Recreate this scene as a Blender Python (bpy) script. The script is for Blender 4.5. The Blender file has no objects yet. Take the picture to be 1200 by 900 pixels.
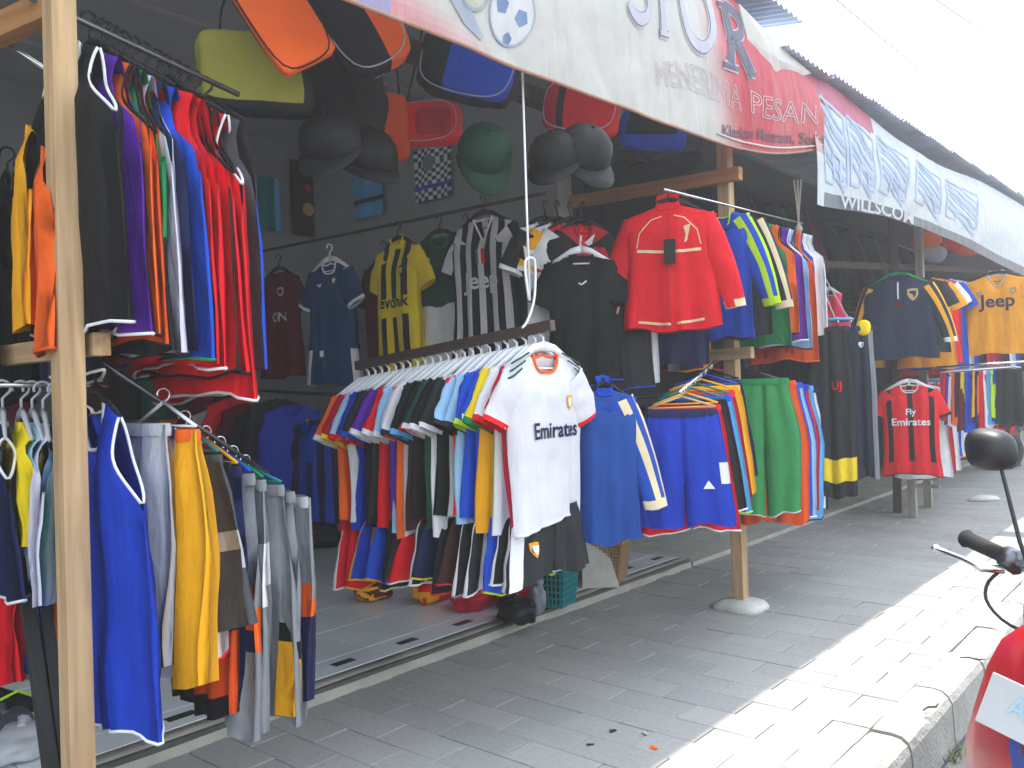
import bpy, bmesh, math, random
from mathutils import Vector, Matrix, noise

# ------------------------------------------------------------------ camera, sky, sun, exposure
scn = bpy.context.scene
COL = scn.collection
R = math.radians
random.seed(7)
YAW, ROLL, PITCH, FPX = R(40.7), R(2.0), R(0.35), 1000.0
CAM = Vector((0, 0, 1.3))
_F0 = Vector((-math.sin(YAW), math.cos(YAW), 0)); _R0 = Vector((math.cos(YAW), math.sin(YAW), 0)); _U0 = Vector((0, 0, 1))
FWD = (_F0 * math.cos(PITCH) + _U0 * math.sin(PITCH)).normalized()
_U1 = _R0.cross(FWD)
CX = _R0 * math.cos(ROLL) - _U1 * math.sin(ROLL)
CY = _R0 * math.sin(ROLL) + _U1 * math.cos(ROLL)
cam = bpy.data.cameras.new('camera'); camo = bpy.data.objects.new('camera', cam); COL.objects.link(camo)
cam.sensor_width = 36; cam.lens = FPX / 1200 * 36; cam.clip_end = 3000; cam.clip_start = 0.02
camo.matrix_world = Matrix(((CX.x, CY.x, -FWD.x, CAM.x), (CX.y, CY.y, -FWD.y, CAM.y), (CX.z, CY.z, -FWD.z, CAM.z), (0, 0, 0, 1)))
scn.camera = camo
SUN_TRAVEL = Vector((0.14, -0.22, -1.0)).normalized()      # the way sunlight travels
world = bpy.data.worlds.new('World'); scn.world = world; world.use_nodes = True
wn = world.node_tree.nodes; wl = world.node_tree.links; wn.clear()
sky = wn.new('ShaderNodeTexSky'); sky.sky_type = 'NISHITA'; sky.sun_disc = False
sky.sun_elevation = math.asin(-SUN_TRAVEL.z); sky.sun_rotation = math.atan2(-SUN_TRAVEL.x, -SUN_TRAVEL.y)
sky.air_density = 2.2; sky.dust_density = 1.6; sky.altitude = 100
hsv = wn.new('ShaderNodeHueSaturation'); hsv.inputs['Saturation'].default_value = 0.5
bg = wn.new('ShaderNodeBackground'); bg.inputs['Strength'].default_value = 0.15
wo = wn.new('ShaderNodeOutputWorld')
wl.new(sky.outputs[0], hsv.inputs['Color']); wl.new(hsv.outputs[0], bg.inputs['Color']); wl.new(bg.outputs[0], wo.inputs[0])
sl_ = bpy.data.lights.new('sun', 'SUN'); sl_.energy = 2.0; sl_.angle = R(0.6); sl_.color = (1.0, 0.90, 0.77)
so_ = bpy.data.objects.new('sun', sl_); COL.objects.link(so_); so_.location = (0, 0, 20)
so_.rotation_euler = SUN_TRAVEL.to_track_quat('-Z', 'Y').to_euler()
scn.view_settings.view_transform = 'Standard'; scn.view_settings.look = 'None'
scn.view_settings.gamma = 1.0; scn.view_settings.use_curve_mapping = False
scn.view_settings.exposure = 1.8

# pixel of the 1200 x 900 photograph -> a point in the place
def ray(px, py): return FWD + CX * ((px - 600) / FPX) + CY * (-(py - 450) / FPX)
def at_x(px, py, X): d = ray(px, py); return CAM + d * ((X - CAM.x) / d.x)
def at_y(px, py, Y): d = ray(px, py); return CAM + d * ((Y - CAM.y) / d.y)
def at_z(px, py, Z): d = ray(px, py); return CAM + d * ((Z - CAM.z) / d.z)
def at_d(px, py, D): return CAM + ray(px, py) * D
def proj(p):
    v = Vector(p) - CAM; D = v.dot(FWD)
    return 600 + FPX * v.dot(CX) / D, 450 - FPX * v.dot(CY) / D, D
def face(p, off=0):                       # turn a garment's front (local -y) to the viewer's side, plus an offset in degrees
    d = CAM - Vector(p); return math.atan2(d.y, d.x) + math.pi / 2 + R(off)
def drop_to(p, py):                       # length from p straight down to picture row py
    x, y, D = proj(p); return p[2] - at_d(x, py, D).z

# ------------------------------------------------------------------ colours and materials
def lin(c):
    return tuple((v / 12.92 if v <= .04045 else ((v + .055) / 1.055) ** 2.4) for v in c)
def hx(h, k=1.0):
    h = h.lstrip('#'); c = lin([int(h[i:i + 2], 16) / 255 for i in (0, 2, 4)]); return tuple(min(1, v * k) for v in c)
K = dict(black='101114', charcoal='24262b', grey='84888f', dkgrey='4b4e55', ltgrey='b4b8bf', white='e2e4ea', lilac='d5d3ea', navy='16204a',
         blue='1238b0', royal='1a4cc4', sky='5aa7e0', ltblue='9cc8ec', teal='147a80', green='1c8048', dkgreen='0f4a34', lime='b4dc1c', yellow='f2d41c',
         gold='f0aa14', amber='e89c10', orange='f0641c', dkorange='d84c10', red='e0081e', crimson='b80c2c', maroon='5c1018', pink='d83058', purple='5a20a0',
         brown='3c1c18', cream='e0d0a8', olive='8c8c38', tan='c8a878', silver='a8acb4')
K = {k: hx(v, 1.05) for k, v in K.items()}

def new_mat(name):
    m = bpy.data.materials.new(name); m.use_nodes = True; nt = m.node_tree
    return m, nt, nt.nodes, nt.links, nt.nodes['Principled BSDF']
def ramp_noise(nt, scale, detail=4, coord='Object', rough=.6):
    n, l = nt.nodes, nt.links
    tc = n.new('ShaderNodeTexCoord'); t = n.new('ShaderNodeTexNoise'); t.inputs['Scale'].default_value = scale
    t.inputs['Detail'].default_value = detail; t.inputs['Roughness'].default_value = rough
    l.new(tc.outputs[coord], t.inputs['Vector']); return t
def mul_col(nt, src, fac_out, lo, hi):
    n, l = nt.nodes, nt.links
    mr = n.new('ShaderNodeMapRange'); mr.inputs['From Min'].default_value = .25; mr.inputs['From Max'].default_value = .75
    mr.inputs['To Min'].default_value = lo; mr.inputs['To Max'].default_value = hi; l.new(fac_out, mr.inputs[0])
    mx = n.new('ShaderNodeMix'); mx.data_type = 'RGBA'; mx.blend_type = 'MULTIPLY'; mx.inputs[0].default_value = 1
    if isinstance(src, tuple): mx.inputs[6].default_value = (*src, 1)
    else: l.new(src, mx.inputs[6])
    l.new(mr.outputs[0], mx.inputs[7]); return mx.outputs[2]
def bump(nt, b, h, strength, dist):
    bp = nt.nodes.new('ShaderNodeBump'); bp.inputs['Strength'].default_value = strength; bp.inputs['Distance'].default_value = dist
    nt.links.new(h, bp.inputs['Height']); nt.links.new(bp.outputs[0], b.inputs['Normal'])
def plain(name, c, rough=.6, metal=0, var=.18, scale=9, bmp=0, coat=0, coord='Object'):
    m, nt, n, l, b = new_mat(name)
    t = ramp_noise(nt, scale, coord=coord)
    l.new(mul_col(nt, tuple(c), t.outputs[0], 1 - var, 1 + var), b.inputs['Base Color'])
    b.inputs['Roughness'].default_value = rough; b.inputs['Metallic'].default_value = metal
    b.inputs['Coat Weight'].default_value = coat; b.inputs['Coat Roughness'].default_value = .08
    if bmp: t2 = ramp_noise(nt, scale * 8, coord=coord); bump(nt, b, t2.outputs[0], bmp, .01)
    return m
def cloth_mat(name, rough=.68, transl=0.0, bscale=14, bstr=.6, bdist=.02, weave=True):
    m, nt, n, l, b = new_mat(name)
    a = n.new('ShaderNodeAttribute'); a.attribute_name = 'Col'
    t = ramp_noise(nt, 6); c = mul_col(nt, a.outputs['Color'], t.outputs[0], .88, 1.08)
    l.new(c, b.inputs['Base Color']); b.inputs['Roughness'].default_value = rough
    b.inputs['Specular IOR Level'].default_value = .22
    tc = n.new('ShaderNodeTexCoord'); mp = n.new('ShaderNodeMapping'); mp.inputs['Scale'].default_value = (1, 1, .35)
    l.new(tc.outputs['Object'], mp.inputs[0])
    t2 = n.new('ShaderNodeTexNoise'); t2.inputs['Scale'].default_value = bscale; t2.inputs['Detail'].default_value = 3; t2.inputs['Distortion'].default_value = .8
    l.new(mp.outputs[0], t2.inputs['Vector']); bump(nt, b, t2.outputs[0], bstr, bdist)
    if transl:
        tr = n.new('ShaderNodeBsdfTranslucent'); l.new(c, tr.inputs[0]); ms = n.new('ShaderNodeMixShader'); ms.inputs[0].default_value = transl
        l.new(b.outputs[0], ms.inputs[1]); l.new(tr.outputs[0], ms.inputs[2]); l.new(ms.outputs[0], n['Material Output'].inputs[0])
    return m
M = {}
M['fabric'] = cloth_mat('jersey_fabric', .66, .06)
M['tarp'] = cloth_mat('vinyl_tarpaulin', .45, .35, bscale=4.5, bstr=.7, bdist=.05)
M['bagcloth'] = cloth_mat('bag_cloth', .6, 0, bscale=9, bstr=.4, bdist=.03)
M['plastic'] = cloth_mat('coloured_plastic', .38, 0, bscale=4, bstr=.05)
def wood(name, c1, c2):
    m, nt, n, l, b = new_mat(name)
    tc = n.new('ShaderNodeTexCoord'); mp = n.new('ShaderNodeMapping'); mp.inputs['Scale'].default_value = (14, 14, .9)
    l.new(tc.outputs['Object'], mp.inputs[0]); t = n.new('ShaderNodeTexNoise'); t.inputs['Scale'].default_value = 2.2; t.inputs['Detail'].default_value = 6
    t.inputs['Distortion'].default_value = .6; l.new(mp.outputs[0], t.inputs['Vector'])
    r = n.new('ShaderNodeValToRGB'); r.color_ramp.elements[0].color = (*c1, 1); r.color_ramp.elements[1].color = (*c2, 1)
    r.color_ramp.elements[0].position = .3; r.color_ramp.elements[1].position = .68; l.new(t.outputs[0], r.inputs[0])
    s = ramp_noise(nt, 1.6, 3); l.new(mul_col(nt, r.outputs[0], s.outputs[0], .78, 1.12), b.inputs['Base Color'])
    b.inputs['Roughness'].default_value = .75; bump(nt, b, t.outputs[0], .3, .004); return m
M['wood'] = wood('sawn_softwood', hx('a2825e'), hx('caaa82'))
M['wood_orange'] = wood('varnished_softwood', hx('9c6a3c'), hx('bd8a56'))
M['wood_dark'] = wood('dark_timber', hx('2c1f1a'), hx('4e3a30'))
M['wood_black'] = wood('black_painted_timber', hx('17181a'), hx('2e2d2c'))
M['wood_grey'] = wood('weathered_timber', hx('77756c'), hx('a3a196'))
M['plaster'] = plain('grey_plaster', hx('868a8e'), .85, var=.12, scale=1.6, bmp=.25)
M['plaster_dark'] = plain('shade_darkened_plaster', hx('5c5e60'), .85, var=.15, scale=1.6, bmp=.25)  # darker plaster colour puts the further stalls' shade into their walls
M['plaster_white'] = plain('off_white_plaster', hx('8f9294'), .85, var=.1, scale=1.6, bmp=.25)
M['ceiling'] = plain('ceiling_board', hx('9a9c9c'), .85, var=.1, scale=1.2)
M['concrete'] = plain('rough_concrete', hx('a8a59c'), .9, var=.22, scale=5, bmp=.6)
M['concrete_white'] = plain('pale_concrete', hx('c6c6c0'), .9, var=.15, scale=12, bmp=.6)
M['kerb'] = plain('kerb_concrete', hx('a4a29d'), .92, var=.22, scale=7, bmp=.8, coord='Object')
M['asphalt'] = plain('asphalt', hx('55555a'), .92, var=.25, scale=14, bmp=.8)
M['earth'] = plain('dry_earth', hx('7a6c58'), .95, var=.25, scale=3, bmp=.5)
M['sand'] = plain('joint_sand', hx('999791'), .95, var=.25, scale=20, bmp=.5)
M['tile'] = plain('glazed_floor_tile', hx('e2e7ec'), .22, var=.06, scale=4)
M['tile_black'] = plain('black_floor_inset', hx('202226'), .3, var=.1)
M['grout'] = plain('dark_grout', hx('50504e'), .9, var=.2)
M['chrome'] = plain('chromed_steel', hx('c8ccd0'), .22, 1.0, var=.05)
M['steel'] = plain('worn_steel', hx('70747a'), .4, 1.0, var=.2)
M['blacksteel'] = plain('black_steel', hx('1c1d20'), .45, .2, var=.2)
M['brownsteel'] = plain('brown_painted_steel', hx('4c3c36'), .5, .1, var=.2)
M['bluesteel'] = plain('blue_painted_steel', hx('4f88b4'), .45, .1, var=.15)
M['roof'] = plain('corrugated_roofing', hx('c0ccdc'), .55, .0, var=.25, scale=3)
M['rope'] = plain('pale_rope', hx('b8b2a4'), .9, var=.2, scale=40)
M['whiteplastic'] = plain('white_plastic', hx('e4e6ea'), .4, var=.04)
M['blackplastic'] = plain('black_plastic', hx('1a1b1e'), .42, var=.12)
M['rubber'] = plain('black_rubber', hx('1b1b1d'), .8, var=.2)
M['redpaint'] = plain('red_motorcycle_paint', hx('a80a1a'), .4, 0, var=.06, coat=.4)
M['darkred'] = plain('dark_red_plastic', hx('7c0a18'), .35, var=.06, coat=.4)
M['glass'] = plain('clear_lamp_lens', hx('c8d0d8'), .1, 0, var=.03, coat=.6)
M['mirrorglass'] = plain('mirror_glass', hx('d0d4d8'), .03, 1.0, var=.0)
M['orangeplastic'] = plain('amber_lens', hx('e07018'), .2, var=.05, coat=.5)
M['leaf'] = plain('weed_leaf', hx('55663a'), .7, var=.3, scale=30)

def paver_mat():
    m, nt, n, l, b = new_mat('concrete_paver')
    oi = n.new('ShaderNodeObjectInfo'); ge = n.new('ShaderNodeNewGeometry')
    ad = n.new('ShaderNodeMath'); ad.operation = 'ADD'; l.new(oi.outputs['Random'], ad.inputs[0]); l.new(ge.outputs['Random Per Island'], ad.inputs[1])
    fr = n.new('ShaderNodeMath'); fr.operation = 'FRACT'; l.new(ad.outputs[0], fr.inputs[0])
    r = n.new('ShaderNodeValToRGB'); r.color_ramp.elements[0].color = (*hx('989896'), 1); r.color_ramp.elements[1].color = (*hx('a3a29f'), 1)
    l.new(fr.outputs[0], r.inputs[0])
    tc = n.new('ShaderNodeNewGeometry')
    t = n.new('ShaderNodeTexNoise'); t.inputs['Scale'].default_value = 1.1; t.inputs['Detail'].default_value = 6; l.new(tc.outputs['Position'], t.inputs['Vector'])
    t3 = n.new('ShaderNodeTexNoise'); t3.inputs['Scale'].default_value = 55; t3.inputs['Detail'].default_value = 4; l.new(tc.outputs['Position'], t3.inputs['Vector'])
    c = mul_col(nt, r.outputs[0], t.outputs[0], .84, 1.10); c = mul_col(nt, c, t3.outputs[0], .90, 1.08)
    l.new(c, b.inputs['Base Color']); b.inputs['Roughness'].default_value = .88; bump(nt, b, t3.outputs[0], .5, .004); return m
M['paver'] = paver_mat()

# ------------------------------------------------------------------ mesh helpers
class MB:
    def __init__(s): s.v = []; s.f = []; s.c = []
    def add(s, vs, fs, c=None):
        o = len(s.v); s.v += [tuple(v) for v in vs]
        for i, f in enumerate(fs):
            s.f.append(tuple(o + k for k in f)); s.c.append(c[i] if isinstance(c, list) else c)
        return s
    def box(s, lo, hi, c=None, bev=0.0):
        x0, y0, z0 = lo; x1, y1, z1 = hi
        if not bev:
            return s.add([(x0,y0,z0),(x1,y0,z0),(x1,y1,z0),(x0,y1,z0),(x0,y0,z1),(x1,y0,z1),(x1,y1,z1),(x0,y1,z1)],
                         [(0,3,2,1),(4,5,6,7),(0,1,5,4),(1,2,6,5),(2,3,7,6),(3,0,4,7)], c)
        bm = bmesh.new(); bmesh.ops.create_cube(bm, size=1)
        for v in bm.verts: v.co = Vector(((x0+x1)/2 + v.co.x*(x1-x0), (y0+y1)/2 + v.co.y*(y1-y0), (z0+z1)/2 + v.co.z*(z1-z0)))
        bmesh.ops.bevel(bm, geom=bm.edges[:], offset=bev, segments=2, affect='EDGES', profile=.6)
        bm.verts.index_update(); s.add([v.co.copy() for v in bm.verts], [[v.index for v in f.verts] for f in bm.faces], c); bm.free(); return s
    def tube(s, pts, r, n=6, c=None, closed=False, caps=True, flat=None):
        pts = [Vector(p) for p in pts]; N = len(pts); rings = []; up = None
        for i, p in enumerate(pts):
            a = pts[(i - 1) % N] if (closed or i > 0) else p; b = pts[(i + 1) % N] if (closed or i < N - 1) else p
            t = (b - a); t = t.normalized() if t.length > 1e-9 else Vector((0, 0, 1))
            if up is None: up = Vector((0, 0, 1)) if abs(t.z) < .9 else Vector((1, 0, 0))
            sd = t.cross(up)
            if sd.length < 1e-6: sd = t.orthogonal()
            sd.normalize(); u2 = sd.cross(t).normalized(); up = u2
            rr = r[i] if isinstance(r, (list, tuple)) else r; fz = flat if flat else 1
            rings.append([p + sd * (rr * math.cos(2*math.pi*k/n)) + u2 * (rr * fz * math.sin(2*math.pi*k/n)) for k in range(n)])
        vs = [v for rg in rings for v in rg]; fs = []
        for i in range(N if closed else N - 1):
            j = (i + 1) % N
            for k in range(n): fs.append((i*n+k, i*n+(k+1)%n, j*n+(k+1)%n, j*n+k))
        if caps and not closed: fs.append(tuple(range(n))[::-1]); fs.append(tuple((N-1)*n+k for k in range(n)))
        return s.add(vs, fs, c)
    def loft(s, rings, c=None, caps=(True, True)):
        n = len(rings[0]); vs = [v for r in rings for v in r]; fs = []
        for i in range(len(rings) - 1):
            for k in range(n): fs.append((i*n+k, i*n+(k+1)%n, (i+1)*n+(k+1)%n, (i+1)*n+k))
        if caps[0]: fs.append(tuple(range(n))[::-1])
        if caps[1]: fs.append(tuple((len(rings)-1)*n+k for k in range(n)))
        return s.add(vs, fs, c)
    def lathe(s, prof, n=16, c=None, ctr=(0,0,0)):
        return s.loft([[(ctr[0]+r*math.cos(2*math.pi*k/n), ctr[1]+r*math.sin(2*math.pi*k/n), ctr[2]+z) for k in range(n)] for r, z in prof], c)
    def mesh(s, name, mat, smooth=False):
        me = bpy.data.meshes.new(name); me.from_pydata(s.v, [], s.f)
        if any(c is not None for c in s.c):
            at = me.color_attributes.new('Col', 'FLOAT_COLOR', 'CORNER'); buf = []
            for f, c in zip(s.f, s.c):
                c = c or (.5, .5, .5); buf += [c[0], c[1], c[2], 1.0] * len(f)
            at.data.foreach_set('color', buf)
        me.materials.append(mat)
        if smooth: me.polygons.foreach_set('use_smooth', [True] * len(me.polygons))
        me.update(); return me
    def build(s, name, mat, parent=None, smooth=False, loc=None):
        o = bpy.data.objects.new(name, s.mesh(name, mat, smooth)); COL.objects.link(o)
        if parent: o.parent = parent
        if loc is not None: o.location = loc
        return o
def tag(o, label=None, cat=None, group=None, kind=None):
    if label: o['label'] = label
    if cat: o['category'] = cat
    if group: o['group'] = group
    if kind: o['kind'] = kind
    return o
def empty(name, label, cat, loc=(0,0,0), rz=0, group=None):
    o = bpy.data.objects.new(name, None); COL.objects.link(o); o.location = loc; o.rotation_euler = (0, 0, rz); o.empty_display_size = .05
    return tag(o, label, cat, group)
def recentre(o):                          # put a mesh object's origin at the middle of its base
    vs = [v.co for v in o.data.vertices]
    c = Vector(((min(v.x for v in vs)+max(v.x for v in vs))/2, (min(v.y for v in vs)+max(v.y for v in vs))/2, min(v.z for v in vs)))
    for v in o.data.vertices: v.co -= c
    o.location = c; return o
def beam_mesh(a, b, w, h, mat, name, parent=None, bev=.003):   # squared timber from a to b, its grain along local z
    a, b = Vector(a), Vector(b); L = (b - a).length; m = MB().box((-w/2, -h/2, 0), (w/2, h/2, L), bev=bev)
    o = m.build(name, mat, parent); o.location = a; o.rotation_mode = 'QUATERNION'; o.rotation_quaternion = (b - a).to_track_quat('Z', 'Y'); return o
_tc = {}
def text2d(body, size=1.0, bold=0.0, shear=0.0):
    key = (body, bold, shear)
    if key not in _tc:
        cu = bpy.data.curves.new('t', 'FONT'); cu.body = body; cu.size = 1; cu.offset = bold; cu.shear = shear; cu.resolution_u = 3; cu.align_x = 'CENTER'
        o = bpy.data.objects.new('t', cu); COL.objects.link(o)
        dg = bpy.context.evaluated_depsgraph_get(); dg.update(); me = bpy.data.meshes.new_from_object(o.evaluated_get(dg))
        _tc[key] = ([(v.co.x, v.co.y) for v in me.vertices], [tuple(p.vertices) for p in me.polygons])
        COL.objects.unlink(o); bpy.data.objects.remove(o); bpy.data.curves.remove(cu); bpy.data.meshes.remove(me)
    v, f = _tc[key]; return [(x * size, y * size) for x, y in v], f
def stroke2d(pts, w, closed=False):       # a flat ribbon along a 2-D line
    P = [Vector((p[0], p[1])) for p in pts]; N = len(P); vs = []; fs = []
    for i, p in enumerate(P):
        a = P[(i-1) % N] if (closed or i) else p; b = P[(i+1) % N] if (closed or i < N-1) else p
        t = (b - a).normalized(); n = Vector((-t.y, t.x)) * (w / 2); vs += [tuple(p + n), tuple(p - n)]
    for i in range(N if closed else N - 1): j = (i+1) % N; fs.append((2*i, 2*i+1, 2*j+1, 2*j))
    return vs, fs
# ------------------------------------------------------------------ garment builders
def sstep(a, b, x): x = max(0, min(1, (x - a) / (b - a))); return x * x * (3 - 2 * x)
def vstripes(c1, c2, n, off=0):           # n stripes over the garment's width
    return lambda x, t, fr: c1 if int((x + 1) / 2 * n + off) % 2 == 0 else c2
def sides(base, c, w=.75): return lambda x, t, fr: c if abs(x) > w else base
def hemband(base, c, t0=.93): return lambda x, t, fr: c if t > t0 else base
def bands(base, *bs):
    def f(x, t, fr):
        for a, b, c in bs:
            if a <= t < b: return c
        return base
    return f
def halves(c1, c2): return lambda x, t, fr: c1 if x < 0 else c2
def slope(base, c, a=.55, k=.35): return lambda x, t, fr: c if t > a + k * x else base
NECK = dict(round=(.30, .085, .02), v=(.28, .15, .02), tank=(.42, .15, .05), polo=(.27, .05, .01), zip=(.24, .03, .005))
USED = {}
def shirt(label, loc, yaw, base, L=.70, W=.24, sleeve='short', neck='round', trim=None, sl=None, slend=None, pat=None, d=.035, fold=.010,
          prints=(), group=None, cat='jersey', name='jersey', nx=12, nt=11, hang='white', drop=.095, hem=None, seed=None, twist=0, slstripe=None, stripe_c=None, collar=True):
    rnd = random.Random(seed if seed is not None else label)
    loc = Vector(loc); base = K[base] if isinstance(base, str) else base
    k_ = lambda c: K[c] if isinstance(c, str) else c
    trim = k_(trim) if trim is not None else base; sl = k_(sl) if sl is not None else base; slend = k_(slend) if slend is not None else trim
    root = empty(name, label, cat, loc - Vector((0, 0, drop)), yaw, group)
    p1, p2, p3 = [rnd.uniform(0, 6.28) for _ in range(3)]; k1, k2 = rnd.uniform(2.2, 3.2), rnd.uniform(4.5, 6.5)
    twist = twist or rnd.uniform(-.22, .22); belly = rnd.uniform(-.015, .015)
    nn, dipf, dipb = NECK[neck]; tank = sleeve is None and neck == 'tank'
    arm = .29
    def w(t):
        wob = 1 + .035 * noise.noise(Vector((t * 3.1 + p1, p2, 0)))
        if tank: return W * (.66 - .07 * math.sin(math.pi * min(1, t / arm)) + .34 * sstep(arm * .35, arm * 1.05, t) ** 1.3) * (1 + .06 * t) * wob
        if sleeve is None: return W * (.84 - .05 * math.sin(math.pi * min(1, t / arm)) + .16 * sstep(arm * .4, arm, t)) * (1 + .05 * t) * wob
        return W * (1 - .05 * math.sin(math.pi * t)) * (1 + .03 * t) * wob + .006 * math.sin(6 * t + p3)
    def Yf(x, t, s):
        gap = (.003 + .017 * max(0, math.sin(math.pi * min(1, t / arm))) ** .8) if sleeve is None else .003
        dd = (.005 + d * sstep(0, .22, t) * (1 - .25 * t)) * math.sqrt(max(0, 1 - x ** 4)) + gap * abs(x) ** 5 + .001
        wv = 1.6 * noise.noise(Vector((p1, t * 2.2, p2)))
        rp = fold * (t ** .8) * (math.sin(k1 * x * math.pi + p1 + t + wv) + .5 * math.sin(k2 * x * math.pi + p2 - t - wv)) + fold * .35 * t * s * math.sin(k2 * 1.3 * x * math.pi + p3)
        cr = fold * (.35 + .9 * t) * noise.noise(Vector((x * 2.6 + p3, t * 3.4, s * 1.7 + p1))) + fold * .5 * noise.noise(Vector((x * 6 + p1 + t * 4, t * 5, s * 2.7)))
        return s * dd + rp + cr + twist * x * t * W + belly * math.sin(2.6 * t)
    def z0(x, s):
        z = -.32 * W * abs(x) * (.85 if tank else 1)
        a = abs(x) / nn
        if a < 1: z -= (dipf if s < 0 else dipb) * ((1 - a) if neck == 'v' and s < 0 else math.sqrt(1 - a * a))
        return z
    def Zf(x, t, s): return z0(x, s) * (1 - t) ** 3 - L * t - .012 * t * math.sin(3 * x + p2) - .006 * t * math.sin(7 * x + p1)
    def surf(x, t, s=-1): return Vector((x * w(t), Yf(x, t, s), Zf(x, t, s)))
    xs = [-1 + 2 * i / nx for i in range(nx + 1)]; ts = [j / nt for j in range(nt + 1)]
    ts = [0, .04] + ts[1:]; n2 = len(ts) - 1
    vs = []; fs = []; cs = []
    fn = pat if pat else (lambda x, t, fr: base)
    def colr(x, t, fr):
        c = fn(x, t, fr)
        if hem is not None and t > .985: c = k_(hem)
        return c
    for s in (-1, 1):
        for t in ts:
            for x in xs: vs.append(surf(x, t, s))
    q = nx + 1; nb = q * len(ts)
    for si, s in enumerate((-1, 1)):
        for j in range(n2):
            for i in range(nx):
                a = si * nb + j * q + i; fs.append((a, a + 1, a + q + 1, a + q) if s > 0 else (a, a + q, a + q + 1, a + 1))
                cs.append(colr((xs[i] + xs[i+1]) / 2, (ts[j] + ts[j+1]) / 2, s < 0))
    for j in range(n2):                       # side seams, left open at the armholes of sleeveless tops
        if sleeve is None and ts[j] < arm: continue
        for i in (0, nx):
            a = j * q + i; b = nb + j * q + i; fs.append((a, b, b + q, a + q)); cs.append(colr(-1 if i == 0 else 1, ts[j], True))
    for i in range(nx):                       # shoulder seams
        if abs((xs[i] + xs[i+1]) / 2) > nn: fs.append((i, i + 1, nb + i + 1, nb + i)); cs.append(colr((xs[i] + xs[i+1]) / 2, 0, True))
    m = MB(); m.add(vs, fs, cs); m.build('body', M['fabric'], root, True)
    if collar:
        pts = [surf(nn * math.cos(a), 0, -1) + Vector((0, -.003, 0)) for a in [math.pi * k / 14 for k in range(15)]]
        pts += [surf(-nn * math.cos(a), 0, 1) + Vector((0, .003, 0)) for a in [math.pi * k / 10 for k in range(1, 10)]]
        MB().tube(pts, .0055 if nx > 12 else .005, 5, trim, closed=True, flat=1.3).build('collar', M['fabric'], root, True)
        if neck in ('polo', 'zip'):
            h = .06 if neck == 'zip' else .045; rg = []
            up = [p + Vector((0, 0, h * (.5 + .5 * (p.y > 0)) )) + Vector((0, -.012 if p.y < 0 else .004, 0)) for p in pts]
            n = len(pts); MB().add(pts + up, [(i, (i+1) % n, n + (i+1) % n, n + i) for i in range(n)], trim).build('collar_stand', M['fabric'], root, True)
    if sleeve is None and trim != base:
        for sg in (-1, 1):
            tt = [arm * k / 12 for k in range(13)]
            pts = [surf(sg, t, -1) for t in tt] + [surf(sg, t, 1) for t in reversed(tt)]
            MB().tube(pts, .0042, 5, trim, closed=True).build('armhole_trim', M['fabric'], root, True)
    if sleeve is None and trim != base or hem is not None:
        hc = k_(hem) if hem is not None else trim
        pts = [surf(x, 1, -1) for x in xs] + [surf(x, 1, 1) for x in reversed(xs)]
        MB().tube(pts, .0045, 5, hc, closed=True).build('hem', M['fabric'], root, True)
    if sleeve:
        ln = (.23 if sleeve == 'short' else .52) * (L / .7) ** .5; hw = .098 if sleeve == 'short' else .085
        for sg in (-1, 1):
            a0 = R(34 if sleeve == 'short' else 25) + rnd.uniform(-.08, .08)
            T = Vector((sg * W * .97, 0, -.32 * W * .97)); rg = []; cc = []; P = T.copy() - Vector((sg * math.sin(a0), 0, -math.cos(a0))) * .015
            ns = 10 if sleeve == 'short' else 13; ph = rnd.uniform(0, 6)
            for j in range(ns + 1):
                u = j / ns; a = a0 * (1 - .75 * u if sleeve != 'short' else 1 - .35 * u)
                dr = Vector((sg * math.sin(a), 0, -math.cos(a))); pp = Vector((-sg * math.cos(a), 0, -math.sin(a)))
                hwj = hw * (1 - (.16 if sleeve == 'short' else .42) * u); th = .030 * (1 - .3 * u) + .004
                c = P + pp * hwj
                rg.append([c + pp * (hwj * math.cos(2*math.pi*k/12)) + Vector((0, th * math.sin(2*math.pi*k/12) + .010 * u * math.sin(5 * u + ph) + .012 * noise.noise(Vector((u * 4 + ph, k * .5, sg))), .006 * noise.noise(Vector((u * 3, k * .6, ph))))) for k in range(12)])
                P = P + dr * (ln / ns)
            vs = [v for r_ in rg for v in r_]; fs = []; cs = []
            for j in range(ns):
                for k in range(12):
                    fs.append((j*12+k, j*12+(k+1)%12, (j+1)*12+(k+1)%12, (j+1)*12+k))
                    c = slend if j >= ns - 1 else sl
                    if slstripe and k in slstripe: c = k_(stripe_c)
                    cs.append(c)
            MB().add(vs, fs, cs).build('sleeve', M['fabric'], root, True)
    for pr in prints: put_print(root, surf, w, L, pr)
    if hang: hanger(loc, yaw, hang, W * (.62 if tank else .86), drop, 'hanger inside the ' + label, group)
    return root
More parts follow.
